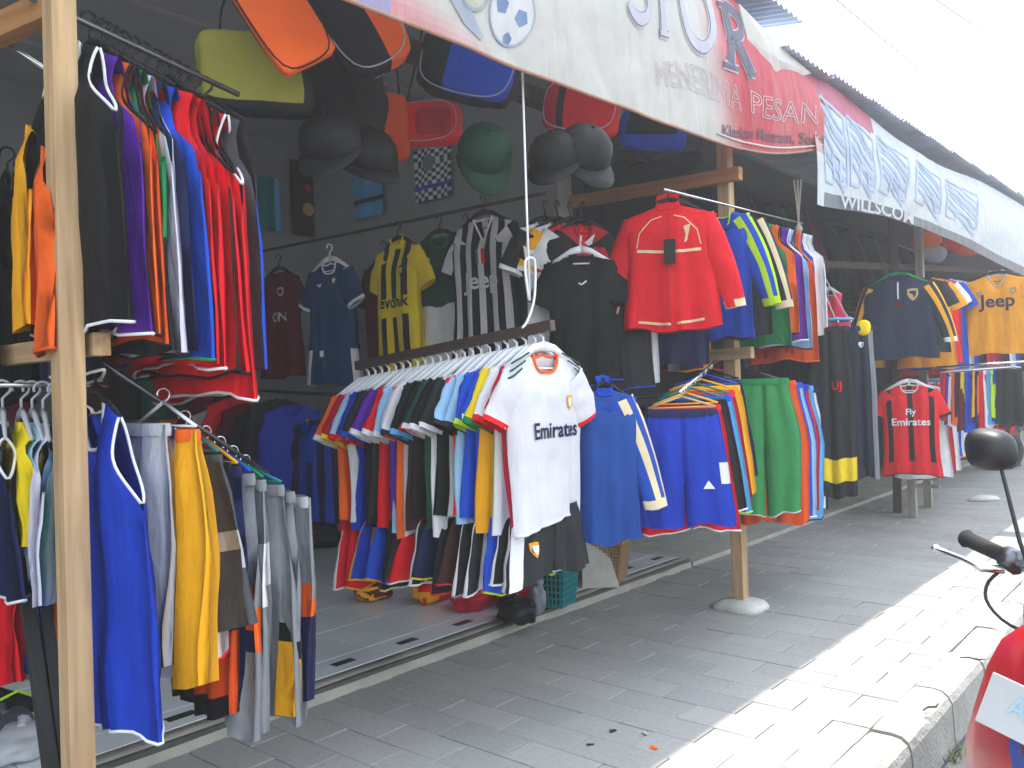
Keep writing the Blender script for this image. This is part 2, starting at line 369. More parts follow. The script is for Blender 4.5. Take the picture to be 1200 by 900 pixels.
def put_print(root, surf, w, L, pr):
    kind = pr[0]; c = pr[-1]; c = K[c] if isinstance(c, str) else c
    m = MB()
    def P(x, z, o=.004):                  # x in metres from the middle, z metres below the neck
        t = max(.02, min(.98, -z / L)); q = surf(x / w(t), t, -1); return Vector((x, q.y - o, z))
    if kind == 'text':
        _, s, x, z, size, _c = pr; v, f = text2d(s, size, .02); m.add([P(x + a, z + b) for a, b in v], f, c)
    elif kind == 'badge':                 # a shield with a border
        _, x, z, size, c2, _c = pr; c2 = K[c2] if isinstance(c2, str) else c2
        for k, (sc, cc, o) in enumerate(((1, c, .004), (.62, c2, .0055))):
            pts = [(x + sc * size * a, z + sc * size * b) for a, b in ((-.5,.55),(0,.65),(.5,.55),(.5,0),(.3,-.4),(0,-.65),(-.3,-.4),(-.5,0))]
            m.add([P(a, b, o) for a, b in pts], [tuple(range(8))], cc)
    elif kind == 'line':
        _, pts, wd, _c = pr
        P2 = []
        for (a, b) in zip(pts[:-1], pts[1:]):
            for k in range(6): P2.append((a[0] + (b[0]-a[0])*k/6, a[1] + (b[1]-a[1])*k/6))
        P2.append(pts[-1]); v, f = stroke2d(P2, wd); m.add([P(a, b) for a, b in v], f, c)
    elif kind == 'poly':
        _, pts, _c = pr; m.add([P(a, b) for a, b in pts], [tuple(range(len(pts)))], c)
    m.build('print', M['fabric'], root)
_hm = {}
def hanger(loc, yaw, kind, half, drop, label, group=None):
    words = label.split()
    col = dict(white=K['white'], black=K['black'], green=K['green'], teal=K['teal'], yellow=K['gold'], blue=K['blue'], tan=K['tan'], grey=K['ltgrey'])[kind]
    root = empty('coat_hanger', kind + ' plastic ' + ' '.join(words[:13]), 'hanger', Vector(loc) - Vector((0, 0, drop)), yaw, (group + ' hangers') if group else None)
    key = (kind, round(half, 2), round(drop, 3))
    if key not in _hm:
        h = drop; r = .0045 if kind != 'white' else .006
        pts = [(.0, .022 * math.sin(a), h - .012 + .022 * math.cos(a)) for a in [R(-110 + 20 * k) for k in range(14)]] + [(0, 0, h * .55), (0, 0, .012)]
        hk = MB().tube(pts, r * .9, 6, col).mesh('hook', M['plastic'], True)
        ar = MB()
        for s in (-1, 1): ar.tube([(0, 0, .014), (s * half * .3, 0, .004), (s * half, 0, -.30 * half - .012)], [r * 2.2, r * 1.8, r], 6, col, flat=1.6)
        ar.tube([(-half, 0, -.30 * half - .012), (half, 0, -.30 * half - .012)], r * .7, 5, col)
        _hm[key] = (hk, ar.mesh('arms', M['plastic'], True))
    for nm, me in zip(('hook', 'arms'), _hm[key]):
        o = bpy.data.objects.new(nm, me); COL.objects.link(o); o.parent = root
    return root
def shorts(label, loc, yaw, base, L=.45, W=.22, trim=None, pat=None, prints=(), group=None, cat='shorts', name='shorts', hang=None, drop=.075, d=.03, fold=.012,
           flare=.22, nt=9, nx=7, band=None, hem=None, seed=None, crotch=None, split=.03, twist=0):
    rnd = random.Random(seed if seed is not None else label); loc = Vector(loc); k_ = lambda c: K[c] if isinstance(c, str) else c
    base = k_(base); trim = k_(trim) if trim is not None else base; band = k_(band) if band is not None else base
    root = empty(name, label, cat, loc - Vector((0, 0, drop)), yaw, group)
    twist = twist or rnd.uniform(-.2, .2)
    p1, p2 = rnd.uniform(0, 6), rnd.uniform(0, 6); k1 = rnd.uniform(2.5, 4); cr = crotch if crotch else min(.55, .26 / L)
    def w(t): return W * (.82 + (.18 + flare) * (t ** .75 if L < .6 else sstep(0, .5, t) * (1 - .45 * t))) * (1 + .03 * noise.noise(Vector((t * 3 + p1, p2, 0))))
    def Yf(x, t, s):
        e = sstep(cr * .7, min(1, cr * 1.6), t)
        pr = math.sqrt(max(0, 1 - x ** 4)) * (1 - e) + e * (.25 + .75 * math.sqrt(max(0, 1 - (2 * abs(x) - 1) ** 4)))
        wv = 1.5 * noise.noise(Vector((p1, t * 2.4, p2)))
        return (s * (d * (.5 + .5 * sstep(0, .3, t)) * pr + .003) + fold * (.3 + .7 * t) * (math.sin(k1 * x * 4 + p1 + t + wv) + .5 * math.sin(k1 * x * 9 + p2 - wv)) + .004 * max(0, 1 - 2.2 * t) * math.sin(34 * x + p1)
                + fold * .8 * noise.noise(Vector((x * 3 + p1, t * 4, s * 1.9))) + twist * x * t * W)
    def surf(x, t, s=-1):
        xi = x
        if t > cr: g = split * (t - cr) / (1 - cr); xi = (1 if x >= 0 else -1) * (g + abs(x) * (1 - g))
        return Vector((xi * w(t), Yf(x, t, s), -L * t - .012 * t * math.sin(4 * x + p2) - .006 * t * math.sin(9 * x + p1)))
    fn = pat if pat else (lambda x, t, fr: base)
    for sg in (-1, 1):
        us = [sg * i / nx for i in range(nx + 1)]; ts = [j / nt for j in range(nt + 1)]; vs = []; fs = []; cs = []; q = nx + 1; nb = q * (nt + 1)
        us[0] = sg * 1e-4
        for s in (-1, 1):
            for t in ts:
                for x in us: vs.append(surf(x, t, s))
        for si in (0, 1):
            for j in range(nt):
                for i in range(nx):
                    a = si * nb + j * q + i; f = (a, a + 1, a + q + 1, a + q); fs.append(f if (si == 1) == (sg > 0) else f[::-1])
                    c = fn((us[i] + us[i+1]) / 2, (ts[j] + ts[j+1]) / 2, si == 0)
                    if hem is not None and j == nt - 1: c = k_(hem)
                    cs.append(c)
        for j in range(nt):
            for i in (0, nx): a = j * q + i; b = nb + j * q + i; fs.append((a, b, b + q, a + q)); cs.append(fn(us[i], ts[j], True))
        MB().add(vs, fs, cs).build('leg', M['fabric'], root, True)
        if trim != base:
            pts = [surf(x, 1, -1) for x in us] + [surf(x, 1, 1) for x in reversed(us)]
            MB().tube(pts, .0045, 5, trim, closed=True).build('hem', M['fabric'], root, True)
    wb = []; n = 28
    for zz, e in ((.004, .002), (-.012, .006), (-.03, .004)):
        rg = []
        for k in range(n):
            a = 2 * math.pi * k / n; x = math.cos(a); y = math.sin(a)
            rg.append((x * (W * .82 + e), (y * (d * .62 + .006 + e)) + .002 * math.sin(13 * a) + fold * .3 * math.sin(k1 * x * 4 + p1), zz))
        wb.append(rg)
    MB().loft(wb, band, (False, False)).build('waistband', M['fabric'], root, True)
    for pr in prints: put_print(root, lambda x, t, s=-1: surf(x, t, s), w, L, pr)
    if hang: clip_hanger(loc, yaw, hang, W * .78, drop, 'clip hanger holding the ' + label, group)
    return root
_cm = {}
def clip_hanger(loc, yaw, kind, half, drop, label, group=None):
    col = dict(white=K['white'], black=K['black'], green=K['green'], teal=K['teal'], yellow=K['gold'], blue=K['royal'], tan=K['tan'], grey=K['ltgrey'])[kind]
    root = empty('clip_hanger', kind + ' ' + ' '.join(label.split()[:14]), 'hanger', Vector(loc) - Vector((0, 0, drop)), yaw, (group + ' hangers') if group else None)
    key = (kind, round(half, 2), round(drop, 3))
    if key not in _cm:
        h = drop
        pts = [(0, .018 * math.sin(a), h - .01 + .018 * math.cos(a)) for a in [R(-110 + 22 * k) for k in range(13)]] + [(0, 0, h * .7)]
        hk = MB().tube(pts, .003, 5).mesh('hook', M['chrome'], True)
        ar = MB()
        for s in (-1, 1): ar.tube([(0, 0, h * .72), (s * half, 0, .012)], .005, 5, col)
        ar.tube([(-half, 0, .012), (half, 0, .012)], .004, 5, col)
        _cm[key] = (hk, ar.mesh('arms', M['plastic'], True))
    for nm, me in zip(('hook', 'arms'), _cm[key]):
        o = bpy.data.objects.new(nm, me); COL.objects.link(o); o.parent = root
def pants(label, loc, yaw, base, L=.95, **kw):
    kw.setdefault('flare', .0); kw.setdefault('cat', 'trousers'); kw.setdefault('name', 'trousers'); kw.setdefault('nt', 12); kw.setdefault('split', .05); kw.setdefault('W', .2)
    return shorts(label, loc, yaw, base, L=L, **kw)
def lerp(a, b, t): return Vector(a) + (Vector(b) - Vector(a)) * t
def rod(name, label, a, b, r, mat, cat='rail', n=8):
    o = MB().tube([a, lerp(a, b, .5), b], r, n).build(name, mat, None, True); recentre(o); return tag(o, label, cat)

def soft_box(sx, sy, sz, p=4, n=8, colf=None, sag=.0, seed=0, lump=.06):     # a stuffed cushion-like shape
    bm = bmesh.new(); bmesh.ops.create_cube(bm, size=2); bmesh.ops.subdivide_edges(bm, edges=bm.edges[:], cuts=n, use_grid_fill=True)
    vs = []; bm.verts.index_update()
    for v in bm.verts:
        c = v.co; l = (abs(c.x) ** p + abs(c.y) ** p + abs(c.z) ** p) ** (1 / p); q = c / l
        nz = noise.noise(q * 1.7 + Vector((seed * 3.1, seed, 0))) * lump
        q = q * (1 + nz); q.z -= sag * (1 - q.x * q.x) * (q.z > 0) * .5
        vs.append(Vector((q.x * sx, q.y * sy, q.z * sz)))
    fs = [[v.index for v in f.verts] for f in bm.faces]
    cs = [colf(f.calc_center_median()) if callable(colf) else colf for f in bm.faces]
    bm.free(); return vs, fs, cs
# ------------------------------------------------------------------ the setting
XE = -3.03            # street edge of the tiled shop floor
XK = -0.93            # street face of the kerb
FZ = .055             # shop floor level
YEND = 26.0
o = MB().add([(-400,-400,-.3),(400,-400,-.3),(400,400,-.3),(-400,400,-.3)], [(0,1,2,3)]).build('ground', M['earth']); tag(o, kind='structure')
o = MB().add([(XK-.05,-30,-.2),(7.5,-30,-.2),(7.5,90,-.2),(XK-.05,90,-.2)], [(0,1,2,3)]).build('road', M['asphalt']); tag(o, kind='structure')
o = MB().box((XE-.02,-2,-.29), (XK-.155,YEND,-.014)).build('pavement', M['sand']); tag(o, kind='structure'); pavement = o
# pavers: courses across the pavement, half-bonded
PL, PW, J = .325, .165, .0035
def paver_vs(x0, x1, y0, y1, zt, rnd):
    b = .003; dz = [rnd.uniform(-.0015, .0015) for _ in range(4)]
    o_ = [(x0,y0),(x1,y0),(x1,y1),(x0,y1)]; i_ = [(x0+b,y0+b),(x1-b,y0+b),(x1-b,y1-b),(x0+b,y1-b)]
    vs = [(x,y,-.02) for x,y in o_] + [(x,y,zt-b*.7+dz[k]) for k,(x,y) in enumerate(o_)] + [(x,y,zt+dz[k]) for k,(x,y) in enumerate(i_)]
    fs = [(8,9,10,11)]
    for k in range(4): fs += [(k,(k+1)%4,4+(k+1)%4,4+k), (4+k,4+(k+1)%4,8+(k+1)%4,8+k)]
    return vs, fs
XP1 = XK - .165
cells = []; j = 0; y = .6
while y < YEND - .2:
    x = XE + .012 - (PL / 2 if j % 2 else 0)
    while x < XP1:
        a, b = max(x, XE + .012), min(x + PL - J, XP1)
        if b - a > .03: cells.append((a, b, y, y + PW - J))
        x += PL
    y += PW; j += 1
def cell_size(c):
    px, py, D = proj(((c[0]+c[1])/2, (c[2]+c[3])/2, 0))
    return -1 if (D < .3 or not (-30 < px < 1230 and 300 < py < 930)) else 1000 / D
cells.sort(key=cell_size, reverse=True)
rnd = random.Random(3); pm = {}
for k, c in enumerate(cells[:300]):
    key = (round(c[1]-c[0], 3), rnd.randrange(4))
    if key not in pm:
        w_ = c[1]-c[0]; vs, fs = paver_vs(-w_/2, w_/2, -(PW-J)/2, (PW-J)/2, 0, rnd); pm[key] = MB().add(vs, fs).mesh('paver', M['paver'])
    o = bpy.data.objects.new('paver', pm[key]); COL.objects.link(o); o.parent = pavement
    o.location = ((c[0]+c[1])/2, (c[2]+c[3])/2, rnd.uniform(-.0025, .002)); o.rotation_euler = (rnd.uniform(-.006,.006), rnd.uniform(-.004,.004), rnd.uniform(-.006,.006))
m = MB()
for c in cells[300:]: vs, fs = paver_vs(*c, rnd.uniform(-.003, .002), rnd); m.add(vs, fs)
o = m.build('paver_field', M['paver'], pavement); tag(o, kind='stuff')
# kerb stones
kerb = MB().box((XK-.153,-2,-.29),(XK-.03,YEND,-.07)).build('kerb', M['sand']); tag(kerb, kind='structure')
y = -1.2; rnd = random.Random(5); k = 0
while y < YEND - 1:
    ln = rnd.choice((.5, .55, .6)); hw = .14; zt = .012 + rnd.uniform(-.006, .006)
    prof = [(-.078,-.28),(-.078,zt-.01),(-.07,zt),(0,zt+.002),(.035,zt-.004),(.058,zt-.022),(.07,zt-.05),(.085,-.28)]
    rings = []
    n = 10 if y < 8 else 3
    for q in range(n + 1):
        yy = -ln/2 + .004 + (ln - .008) * q / n; e = .005 if q in (0, n) else 0
        r_ = []
        for (a, b) in prof:
            nz = noise.noise(Vector((a * 9, (y + yy) * 9, b * 9))) * .004 + noise.noise(Vector((a * 30, (y + yy) * 30, b * 30))) * .003
            r_.append((a + (nz if a > .03 else 0) - (e if a > 0 else -e) * .6, yy, b + (nz * .7 - e * .8 if b > -.2 else 0)))
        rings.append(r_)
    o = MB().loft(rings).build('kerb_stone', M['kerb'], kerb, False); o.location = (XK-.08 + rnd.uniform(-.006, .006), y + ln/2, 0); o.rotation_euler = (rnd.uniform(-.01,.01), 0, rnd.uniform(-.012,.012))
    y += ln + rnd.uniform(.003, .010); k += 1
# weeds in the gutter
m = MB(); rnd = random.Random(11)
for _ in range(190):
    yy = rnd.choice((1.6, 2.0, 2.1, 2.5, 2.9, 3.6, 4.4)) + rnd.gauss(0, .09); xx = XK + .012 + abs(rnd.gauss(0, .022)); a = rnd.uniform(0, 6.28); h = rnd.uniform(.015, .05); ln = rnd.uniform(.01, .035)
    d = Vector((math.cos(a), math.sin(a), 0)); s = Vector((-d.y, d.x, 0)) * .004; p = Vector((xx, yy, -.2))
    m.add([p - s, p + s, p + d*ln*.5 + s + Vector((0,0,h*.7)), p + d*ln + Vector((0,0,h)), p + d*ln*.5 - s + Vector((0,0,h*.7))], [(0,1,2,3,4)])
o = m.build('gutter_grass', M['leaf']); tag(o, 'sparse green weeds growing in the gutter under the kerb', 'weeds', kind='stuff')

# tiled shop floor
floor = MB().box((-6.3,-1.6,-.28),(XE-.004,5.4,FZ-.007)).build('floor', M['grout']); tag(floor, kind='structure')
TS, TJ = .40, .005; xs = [XE - .12]
lip = []
tm = {}
def tile(x0, x1, y0, y1, mat='tile', nm='tile', z=FZ):
    key = (round(x1-x0, 3), round(y1-y0, 3), mat)
    if key not in tm:
        a, b = (x1-x0)/2, (y1-y0)/2; tm[key] = MB().box((-a,-b,-.012),(a,b,0), bev=.0015).mesh(nm, M[mat])
    o = bpy.data.objects.new(nm, tm[key]); COL.objects.link(o); o.parent = floor; o.location = ((x0+x1)/2, (y0+y1)/2, z); return o
x = XE - .10; jx = 0
ins = .055
y = -.9
while y < 5.35:                                   # border course of narrow tiles with black insets
    tile(XE - .10 - .19, XE - .10 - TJ, y, min(5.39, y + TS - TJ)); y += TS
y = -.72
while y < 5.3:
    tile(XE - .10 - .125, XE - .10 - .075, y - .06, y + .06, 'tile_black', 'inset', FZ + .0015); y += TS * 1.0
x = XE - .10 - .19
while x > -6.2:
    y = -.9
    while y < 5.35:
        tile(x - TS, x - TJ, y, min(5.39, y + TS - TJ)); y += TS
    x -= TS
# worn cement lip along the floor's street edge
rg = []
for q in range(61):
    yy = -1.6 + 7.0 * q / 60; nz = lambda k: noise.noise(Vector((k * 3.3, yy * 2.3, 1))) * .012
    rg.append([(XE-.10, yy, -.05), (XE-.10, yy, FZ-.002), (XE-.03+nz(1), yy, FZ-.004+nz(2)*.3), (XE+nz(3), yy, FZ*.5), (XE+.035+nz(4)*2, yy, -.02), (XE+.03, yy, -.06)])
o = MB().loft(rg).build('floor_edge', M['concrete'], floor, True)
# second stall's cement floor
o = MB().box((-6.3,5.4,-.28),(XE+.02,YEND,.03)).build('cement_floor', M['concrete']); tag(o, kind='structure')

# ------------------------------------------------------------------ buildings
b1 = empty('shop_building', 'grey plastered sports shop with open front and corrugated roof', 'building', (-4.5, 2, 0))
inv1 = Matrix.Translation((4.5, -2, 0))
def bpart(nm, lo, hi, mat, parent=b1, bev=0): 
    l = parent.location; o = MB().box([lo[i]-l[i] for i in range(3)], [hi[i]-l[i] for i in range(3)], bev=bev).build(nm, mat, parent); return o
WX, PY = -5.9, 4.35
bpart('back_wall', (WX-.15,-1.6,-.28), (WX,PY+.15,3.7), M['plaster'])
bpart('side_wall', (WX,PY,-.28), (-3.3,PY+.15,3.55), M['plaster_white'])
bpart('side_wall', (WX,-1.75,-.28), (-3.1,-1.6,3.5), M['plaster'])
bpart('ceiling', (WX,-1.6,3.38), (-2.62,PY,3.41), M['ceiling'])
for yy in (0.2, 1.5, 2.8, 4.1): bpart('ceiling_batten', (WX,yy-.02,3.355), (-2.62,yy+.02,3.379), M['ceiling'])
for xx in (-5.2, -4.3, -3.4): bpart('ceiling_batten', (xx-.02,-1.6,3.35), (xx+.02,PY,3.3785), M['ceiling'])
bpart('front_beam', (-2.70,-1.6,2.72), (-2.62,PY+.2,2.795), M['wood_dark'])
def corrugated(nm, x0, z0, x1, z1, y0, y1, parent, jitter, n=10):     # one roofing sheet, corrugations running down the slope
    l = parent.location; vs = []; fs = []; per = .076; N = int((y1 - y0) / per * 8)
    for i in range(N + 1):
        yy = y0 + (y1 - y0) * i / N; dz = .011 * math.cos((yy) / per * 2 * math.pi)
        for (x, z) in ((x0, z0), (x1, z1)):
            for th in (0, .0025): vs.append((x - l[0], yy - l[1], z + dz + jitter + th - l[2]))
    for i in range(N):
        a = i * 4; b = a + 4; fs += [(a, a+2, b+2, b), (a+1, b+1, b+3, a+3), (a, b, b+1, a+1), (a+2, a+3, b+3, b+2)]
    return MB().add(vs, fs).build(nm, M['roof'], parent)
RX1 = -2.06
YR1 = at_x(941, 24, RX1).y; ZR1 = at_x(941, 24, RX1).z - .01
y = -2.2
while y < YR1 - .05:
    corrugated('roof_sheet', RX1, ZR1, -6.4, ZR1 + .75, y, min(y + .80, YR1), b1, .006 * ((int(y * 10)) % 2)); y += .76
for xx, zz in ((RX1-.30, ZR1+.02), (-4.2, ZR1+.31), (-6.1, ZR1+.64)):
    bpart('purlin', (xx-.025,-2.1,zz-.06), (xx+.025,YR1-.1,zz-.008), M['wood_dark'])
# row of further stalls
b2 = empty('stall_row', 'row of market stalls under one long bluish corrugated roof', 'building', (-4, 14, 0))
WX2 = -4.7
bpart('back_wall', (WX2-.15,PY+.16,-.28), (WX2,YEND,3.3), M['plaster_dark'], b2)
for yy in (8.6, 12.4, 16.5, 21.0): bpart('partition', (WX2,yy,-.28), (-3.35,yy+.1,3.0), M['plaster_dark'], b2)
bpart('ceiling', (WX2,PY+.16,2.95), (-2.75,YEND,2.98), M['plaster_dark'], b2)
e0 = at_x(922, 52, -2.02); e1 = at_x(1195, 226, -2.02)
y = e0.y; n = 0
while y < YEND:
    z = e0.z + (e1.z - e0.z) * min(1.15, max(0, (y - e0.y) / (e1.y - e0.y)))
    corrugated('roof_sheet', -2.02 + .002 * ((n * 7) % 5 - 2), z, -6.0, z + .62, y, min(y + .80, YEND), b2, .007 * (n % 2)); y += .76; n += 1
bpart('purlin', (-2.34,e0.y+.05,e0.z-.06), (-2.29,YEND,e0.z-.005), M['wood_dark'], b2)
bpart('purlin', (-4.9,e0.y+.05,e0.z+.28), (-4.85,YEND,e0.z+.335), M['wood_dark'], b2)

# ------------------------------------------------------------------ posts and beams of the shop front
PX = -2.34
def post(nm, label, top, bot, w, mat):
    o = beam_mesh(bot, top, w, w, mat, nm); return tag(o, label, 'post')
p1b = at_x(92, 900, PX + .06); p1t = at_x(69, 0, PX + .06)
dirp = (p1t - p1b).normalized()
o = post('timber_post', 'pale sawn timber post beside the hanging blue basketball vest', p1b + dirp * ((2.80 - p1b.z) / dirp.z), p1b + dirp * ((0 - p1b.z) / dirp.z), .062, M['wood']); post1 = o
p2b = at_z(868, 703, .045); p2t = at_y(849, 185, p2b.y)
dirp = (p2t - p2b).normalized()
o = post('timber_post', 'pale timber post standing in a lump of white concrete on the pavement', p2b + dirp * ((2.86 - p2b.z) / dirp.z), p2b, .07, M['wood'])
m = MB(); rg = []
for r_, z in ((.135, -.01), (.14, .012), (.125, .035), (.085, .05), (.03, .056)):
    sq = lambda a: (abs(math.cos(a)) ** 4 + abs(math.sin(a)) ** 4) ** -.25
    rg.append([(r_ * 1.0 * sq(a) * math.cos(a) * (1 + .12 * noise.noise(Vector((math.cos(a)*2, math.sin(a)*2, 3)))), r_ * .95 * sq(a) * math.sin(a) * (1 + .15 * noise.noise(Vector((math.cos(a)*2, math.sin(a)*2, 7)))), z) for a in [2*math.pi*k/22 for k in range(22)]])
o = m.loft(rg).build('concrete_footing', M['concrete_white'], None, True); o.location = (p2b.x, p2b.y, 0); tag(o, 'lump of white concrete holding the foot of a timber post', 'footing')
def beam(nm, label, a, b, w, h, mat): return tag(beam_mesh(a, b, w, h, mat, nm), label, 'beam')
q = at_d(122, 402, proj(post1.location)[2] + .02); q2 = q + Vector((-1.9, .08, 0))
q = at_x(120, 403, PX + .10); a = Vector((q.x, q.y + .0, q.z)); Yb = q.y
beam('timber_beam', 'short pale timber crosspiece nailed to post beside the blue vest', Vector((q.x, Yb, q.z)), Vector((q.x - 1.8, Yb, q.z + .01)), .045, .06, M['wood'])
q = at_x(48, 8, PX - .02)
beam('timber_brace', 'brown timber running inward at the top of the post beside black vest', at_x(60, 8, PX-.02), at_x(-60, 62, PX - .5), .05, .07, M['wood_orange'])
yb2 = p2b.y - .065
a = at_y(868, 203, yb2); b_ = at_y(636, 243, yb2)
beam('timber_beam', 'orange brown timber beam at top of post above the red jacket', a, b_, .05, .075, M['wood_orange'])
a = at_y(882, 413, yb2); b_ = at_y(772, 421, yb2)
beam('timber_beam', 'pale timber crosspiece on the post above hanging blue shorts', a, b_, .045, .065, M['wood'])
# ------------------------------------------------------------------ printed banners
def curve_at(pts, u):                     # smooth sampling of a polyline of Vectors, u in 0..1
    n = len(pts) - 1; s = u * n; i = min(n - 1, int(s)); f = s - i
    p0 = pts[max(0, i-1)]; p1 = pts[i]; p2 = pts[i+1]; p3 = pts[min(n, i+2)]
    return .5 * ((2*p1) + (p2-p0)*f + (2*p0-5*p1+4*p2-p3)*f*f + (3*p1-p0-3*p2+p3)*f*f*f)
class Sheet:
    def __init__(s, bot, top, wr, seed): s.b = bot; s.t = top; s.wr = wr; s.seed = seed
    def raw(s, u, v):                     # u along the street, v from top 0 to bottom 1
        b = curve_at(s.b, u); t = curve_at(s.t, u); p = t + (b - t) * v
        out = Vector((.9, 0, .3))
        h = s.wr * (noise.noise(Vector((u * 7 + s.seed, v * 1.2, 0))) + .6 * noise.noise(Vector((u * 16 + v * 3, v * 2.5, s.seed))) + .25 * noise.noise(Vector((u * 45, v * 7, s.seed))))
        return p + out * (h * (.25 + .75 * math.sin(math.pi * min(1, max(0, .12 + v * .8))))) + out * (.05 * math.sin(math.pi * v))
    def on(s, u, v, off=.004):
        p = s.raw(u, v); du = s.raw(u + .002, v) - p; dv = s.raw(u, v + .004) - p; n = du.cross(dv).normalized()
        if n.x < 0: n = -n
        return p + n * off
def sheet_mesh(sh, nu, nv, colf, back=.003):
    m = MB(); vs = [sh.raw(i / nu, j / nv) for j in range(nv + 1) for i in range(nu + 1)]; q = nu + 1; fs = []; cs = []
    for j in range(nv):
        for i in range(nu): a = j*q+i; fs.append((a, a+q, a+q+1, a+1)); cs.append(colf((i+.5)/nu, (j+.5)/nv))
    m.add(vs, fs, cs); return m
def invert(sh, px, py):                   # surface coordinates seen at a picture point (coarse search, then refined)
    best = None
    for i in range(61):
        for j in range(25):
            x, y, D = proj(sh.raw(i/60, j/24)); e = (x-px)**2 + (y-py)**2
            if best is None or e < best[0]: best = (e, i/60, j/24)
    _, u, v = best; su, sv = 1/60, 1/24
    for _ in range(24):
        for du, dv in ((su,0),(-su,0),(0,sv),(0,-sv)):
            x, y, D = proj(sh.raw(u+du, min(1, max(0, v+dv)))); e = (x-px)**2 + (y-py)**2
            if e < best[0]: best = (e, u+du, min(1, max(0, v+dv)))
        _, u, v = best; su *= .7; sv *= .7
    return u, v
BX = -2.02
bb = [at_x(px, py, BX) for px, py in ((300,-42),(430,9),(522,44),(613,82),(728,124),(800,152),(857,171),(910,180),(966,174))]
bt = []
for p in bb: bt.append(Vector((-2.13, p.y, 3.40)))
bt[6] = at_x(880, 24, -2.10); bt[7] = at_x(916, 58, -2.09); bt[8] = at_x(945, 87, -2.08); bt[5] = Vector((-2.12, bb[5].y, at_x(858, -25, -2.12).z))
ban = Sheet(bb, bt, .018, 2.0)
uA, vA = invert(ban, 458, 14)
def ban_col(u, v):
    x, y, D = proj(ban.raw(u, v)); wht = (.74, .73, .70); red = (.66, .055, .09)
    if u < uA: return (.42, .40, .66)
    if x < 575 and v > .3:
        e = (y - 45 + (575 - x) * .30) ; k = sstep(0, 1, (545 - x + (y - 20) * 1.2) / 70) * sstep(-60, 0, y)
        return tuple(a + (b - a) * .62 * k for a, b in zip(wht, (.78, .12, .2)))
    edge = 826 + (y - 20) * .15; k = sstep(0, 1, (x - edge + 14) / 45)
    k2 = 1 if x < 905 else .92
    return tuple(a + (b - a) * k * k2 for a, b in zip(wht, red))
root = empty('printed_banner', 'white and red vinyl banner with SPOR lettering hung along the shop front', 'banner', (BX, 3, 2.6))
def toroot(m): m.v = [tuple(Vector(v) - root.location) for v in m.v]; return m
toroot(sheet_mesh(ban, 150, 34, ban_col)).build('banner_sheet', M['tarp'], root, True)
# white hem cord along the red corner
u0, _ = invert(ban, 838, 166)
toroot(MB().tube([ban.on(u0 + (1 - u0) * k / 30, .955, .004) for k in range(31)], .006, 5, (.78, .76, .74))).build('hem_cord', M['tarp'], root, True)
toroot(MB().tube([ban.on(k / 70, 1.0, 0) for k in range(71)], .007, 6, (.6, .35, .25))).build('hem', M['tarp'], root, True)
def glyph(sh, corners, v2, f2, c, off, subdiv=0):   # map a flat glyph (x,y in a unit box) into the quad given by four picture points
    (uv0, uv1, uv2, uv3) = [invert(sh, *c_) for c_ in corners]   # bottom-left, bottom-right, top-right, top-left
    m = MB(); vs = []
    for x, y in v2:
        u = (uv0[0]*(1-x)+uv1[0]*x)*(1-y) + (uv3[0]*(1-x)+uv2[0]*x)*y; v = (uv0[1]*(1-x)+uv1[1]*x)*(1-y) + (uv3[1]*(1-x)+uv2[1]*x)*y
        vs.append(sh.on(u, v, off) - root.location)
    return m.add(vs, f2, c)
def arc(cx, cy, rx, ry, a0, a1, n=14): return [(cx + rx*math.cos(R(a0+(a1-a0)*k/n)), cy + ry*math.sin(R(a0+(a1-a0)*k/n))) for k in range(n+1)]
def merge(parts):
    v = []; f = []
    for pv, pf in parts: o_ = len(v); v += pv; f += [tuple(o_+k for k in q) for q in pf]
    return v, f
LET = dict(
    S=[(arc(.5,.74,.34,.2,20,270),.12),(arc(.5,.27,.36,.23,90,-160),.14)],
    P=[([(.25,0),(.25,.5),(.25,1)],.2),(arc(.3,.73,.42,.24,-90,90),.12),([(.08,.02),(.45,.02)],.06),([(.08,.98),(.35,.98)],.06)],
    O=[(arc(.5,.5,.4,.46,0,360,28),.13)],
    R=[([(.25,0),(.25,.5),(.25,1)],.18),(arc(.28,.74,.42,.24,-90,90),.14),([(.42,.48),(.68,.2),(.9,.0)],.2),([(.05,.02),(.45,.02)],.06),([(.72,.02),(1.02,.02)],.06),([(.05,.98),(.35,.98)],.06)])
for ch, quad in (('S', ((730,20),(765,32),(752,-60),(717,-72))), ('P', ((770,40),(800,50),(788,-42),(758,-52))), ('O', ((798,56),(842,70),(830,-22),(786,-36))), ('R', ((845,76),(884,90),(872,14),(838,2)))):
    for grow, c, off in ((.07, (.74,.72,.70), .005), (.03, (.30,.28,.46), .007), (0, (.66,.66,.74) if ch != 'R' else (.16,.15,.24), .009)):
        v, f = merge([stroke2d(p, w_ + grow) for p, w_ in LET[ch]]); glyph(ban, quad, v, f, c, off).build('letter', M['tarp'], root)
def text_quad(sh, s, quad, c, off, bold=0, nm='print'):
    v, f = text2d(s, 1, bold); x0 = min(a for a, b in v); x1 = max(a for a, b in v); y0 = 0; y1 = max(b for a, b in v)
    glyph(sh, quad, [((a-x0)/(x1-x0), (b-y0)/(y1-y0)) for a, b in v], f, c, off).build(nm, M['tarp'], root)
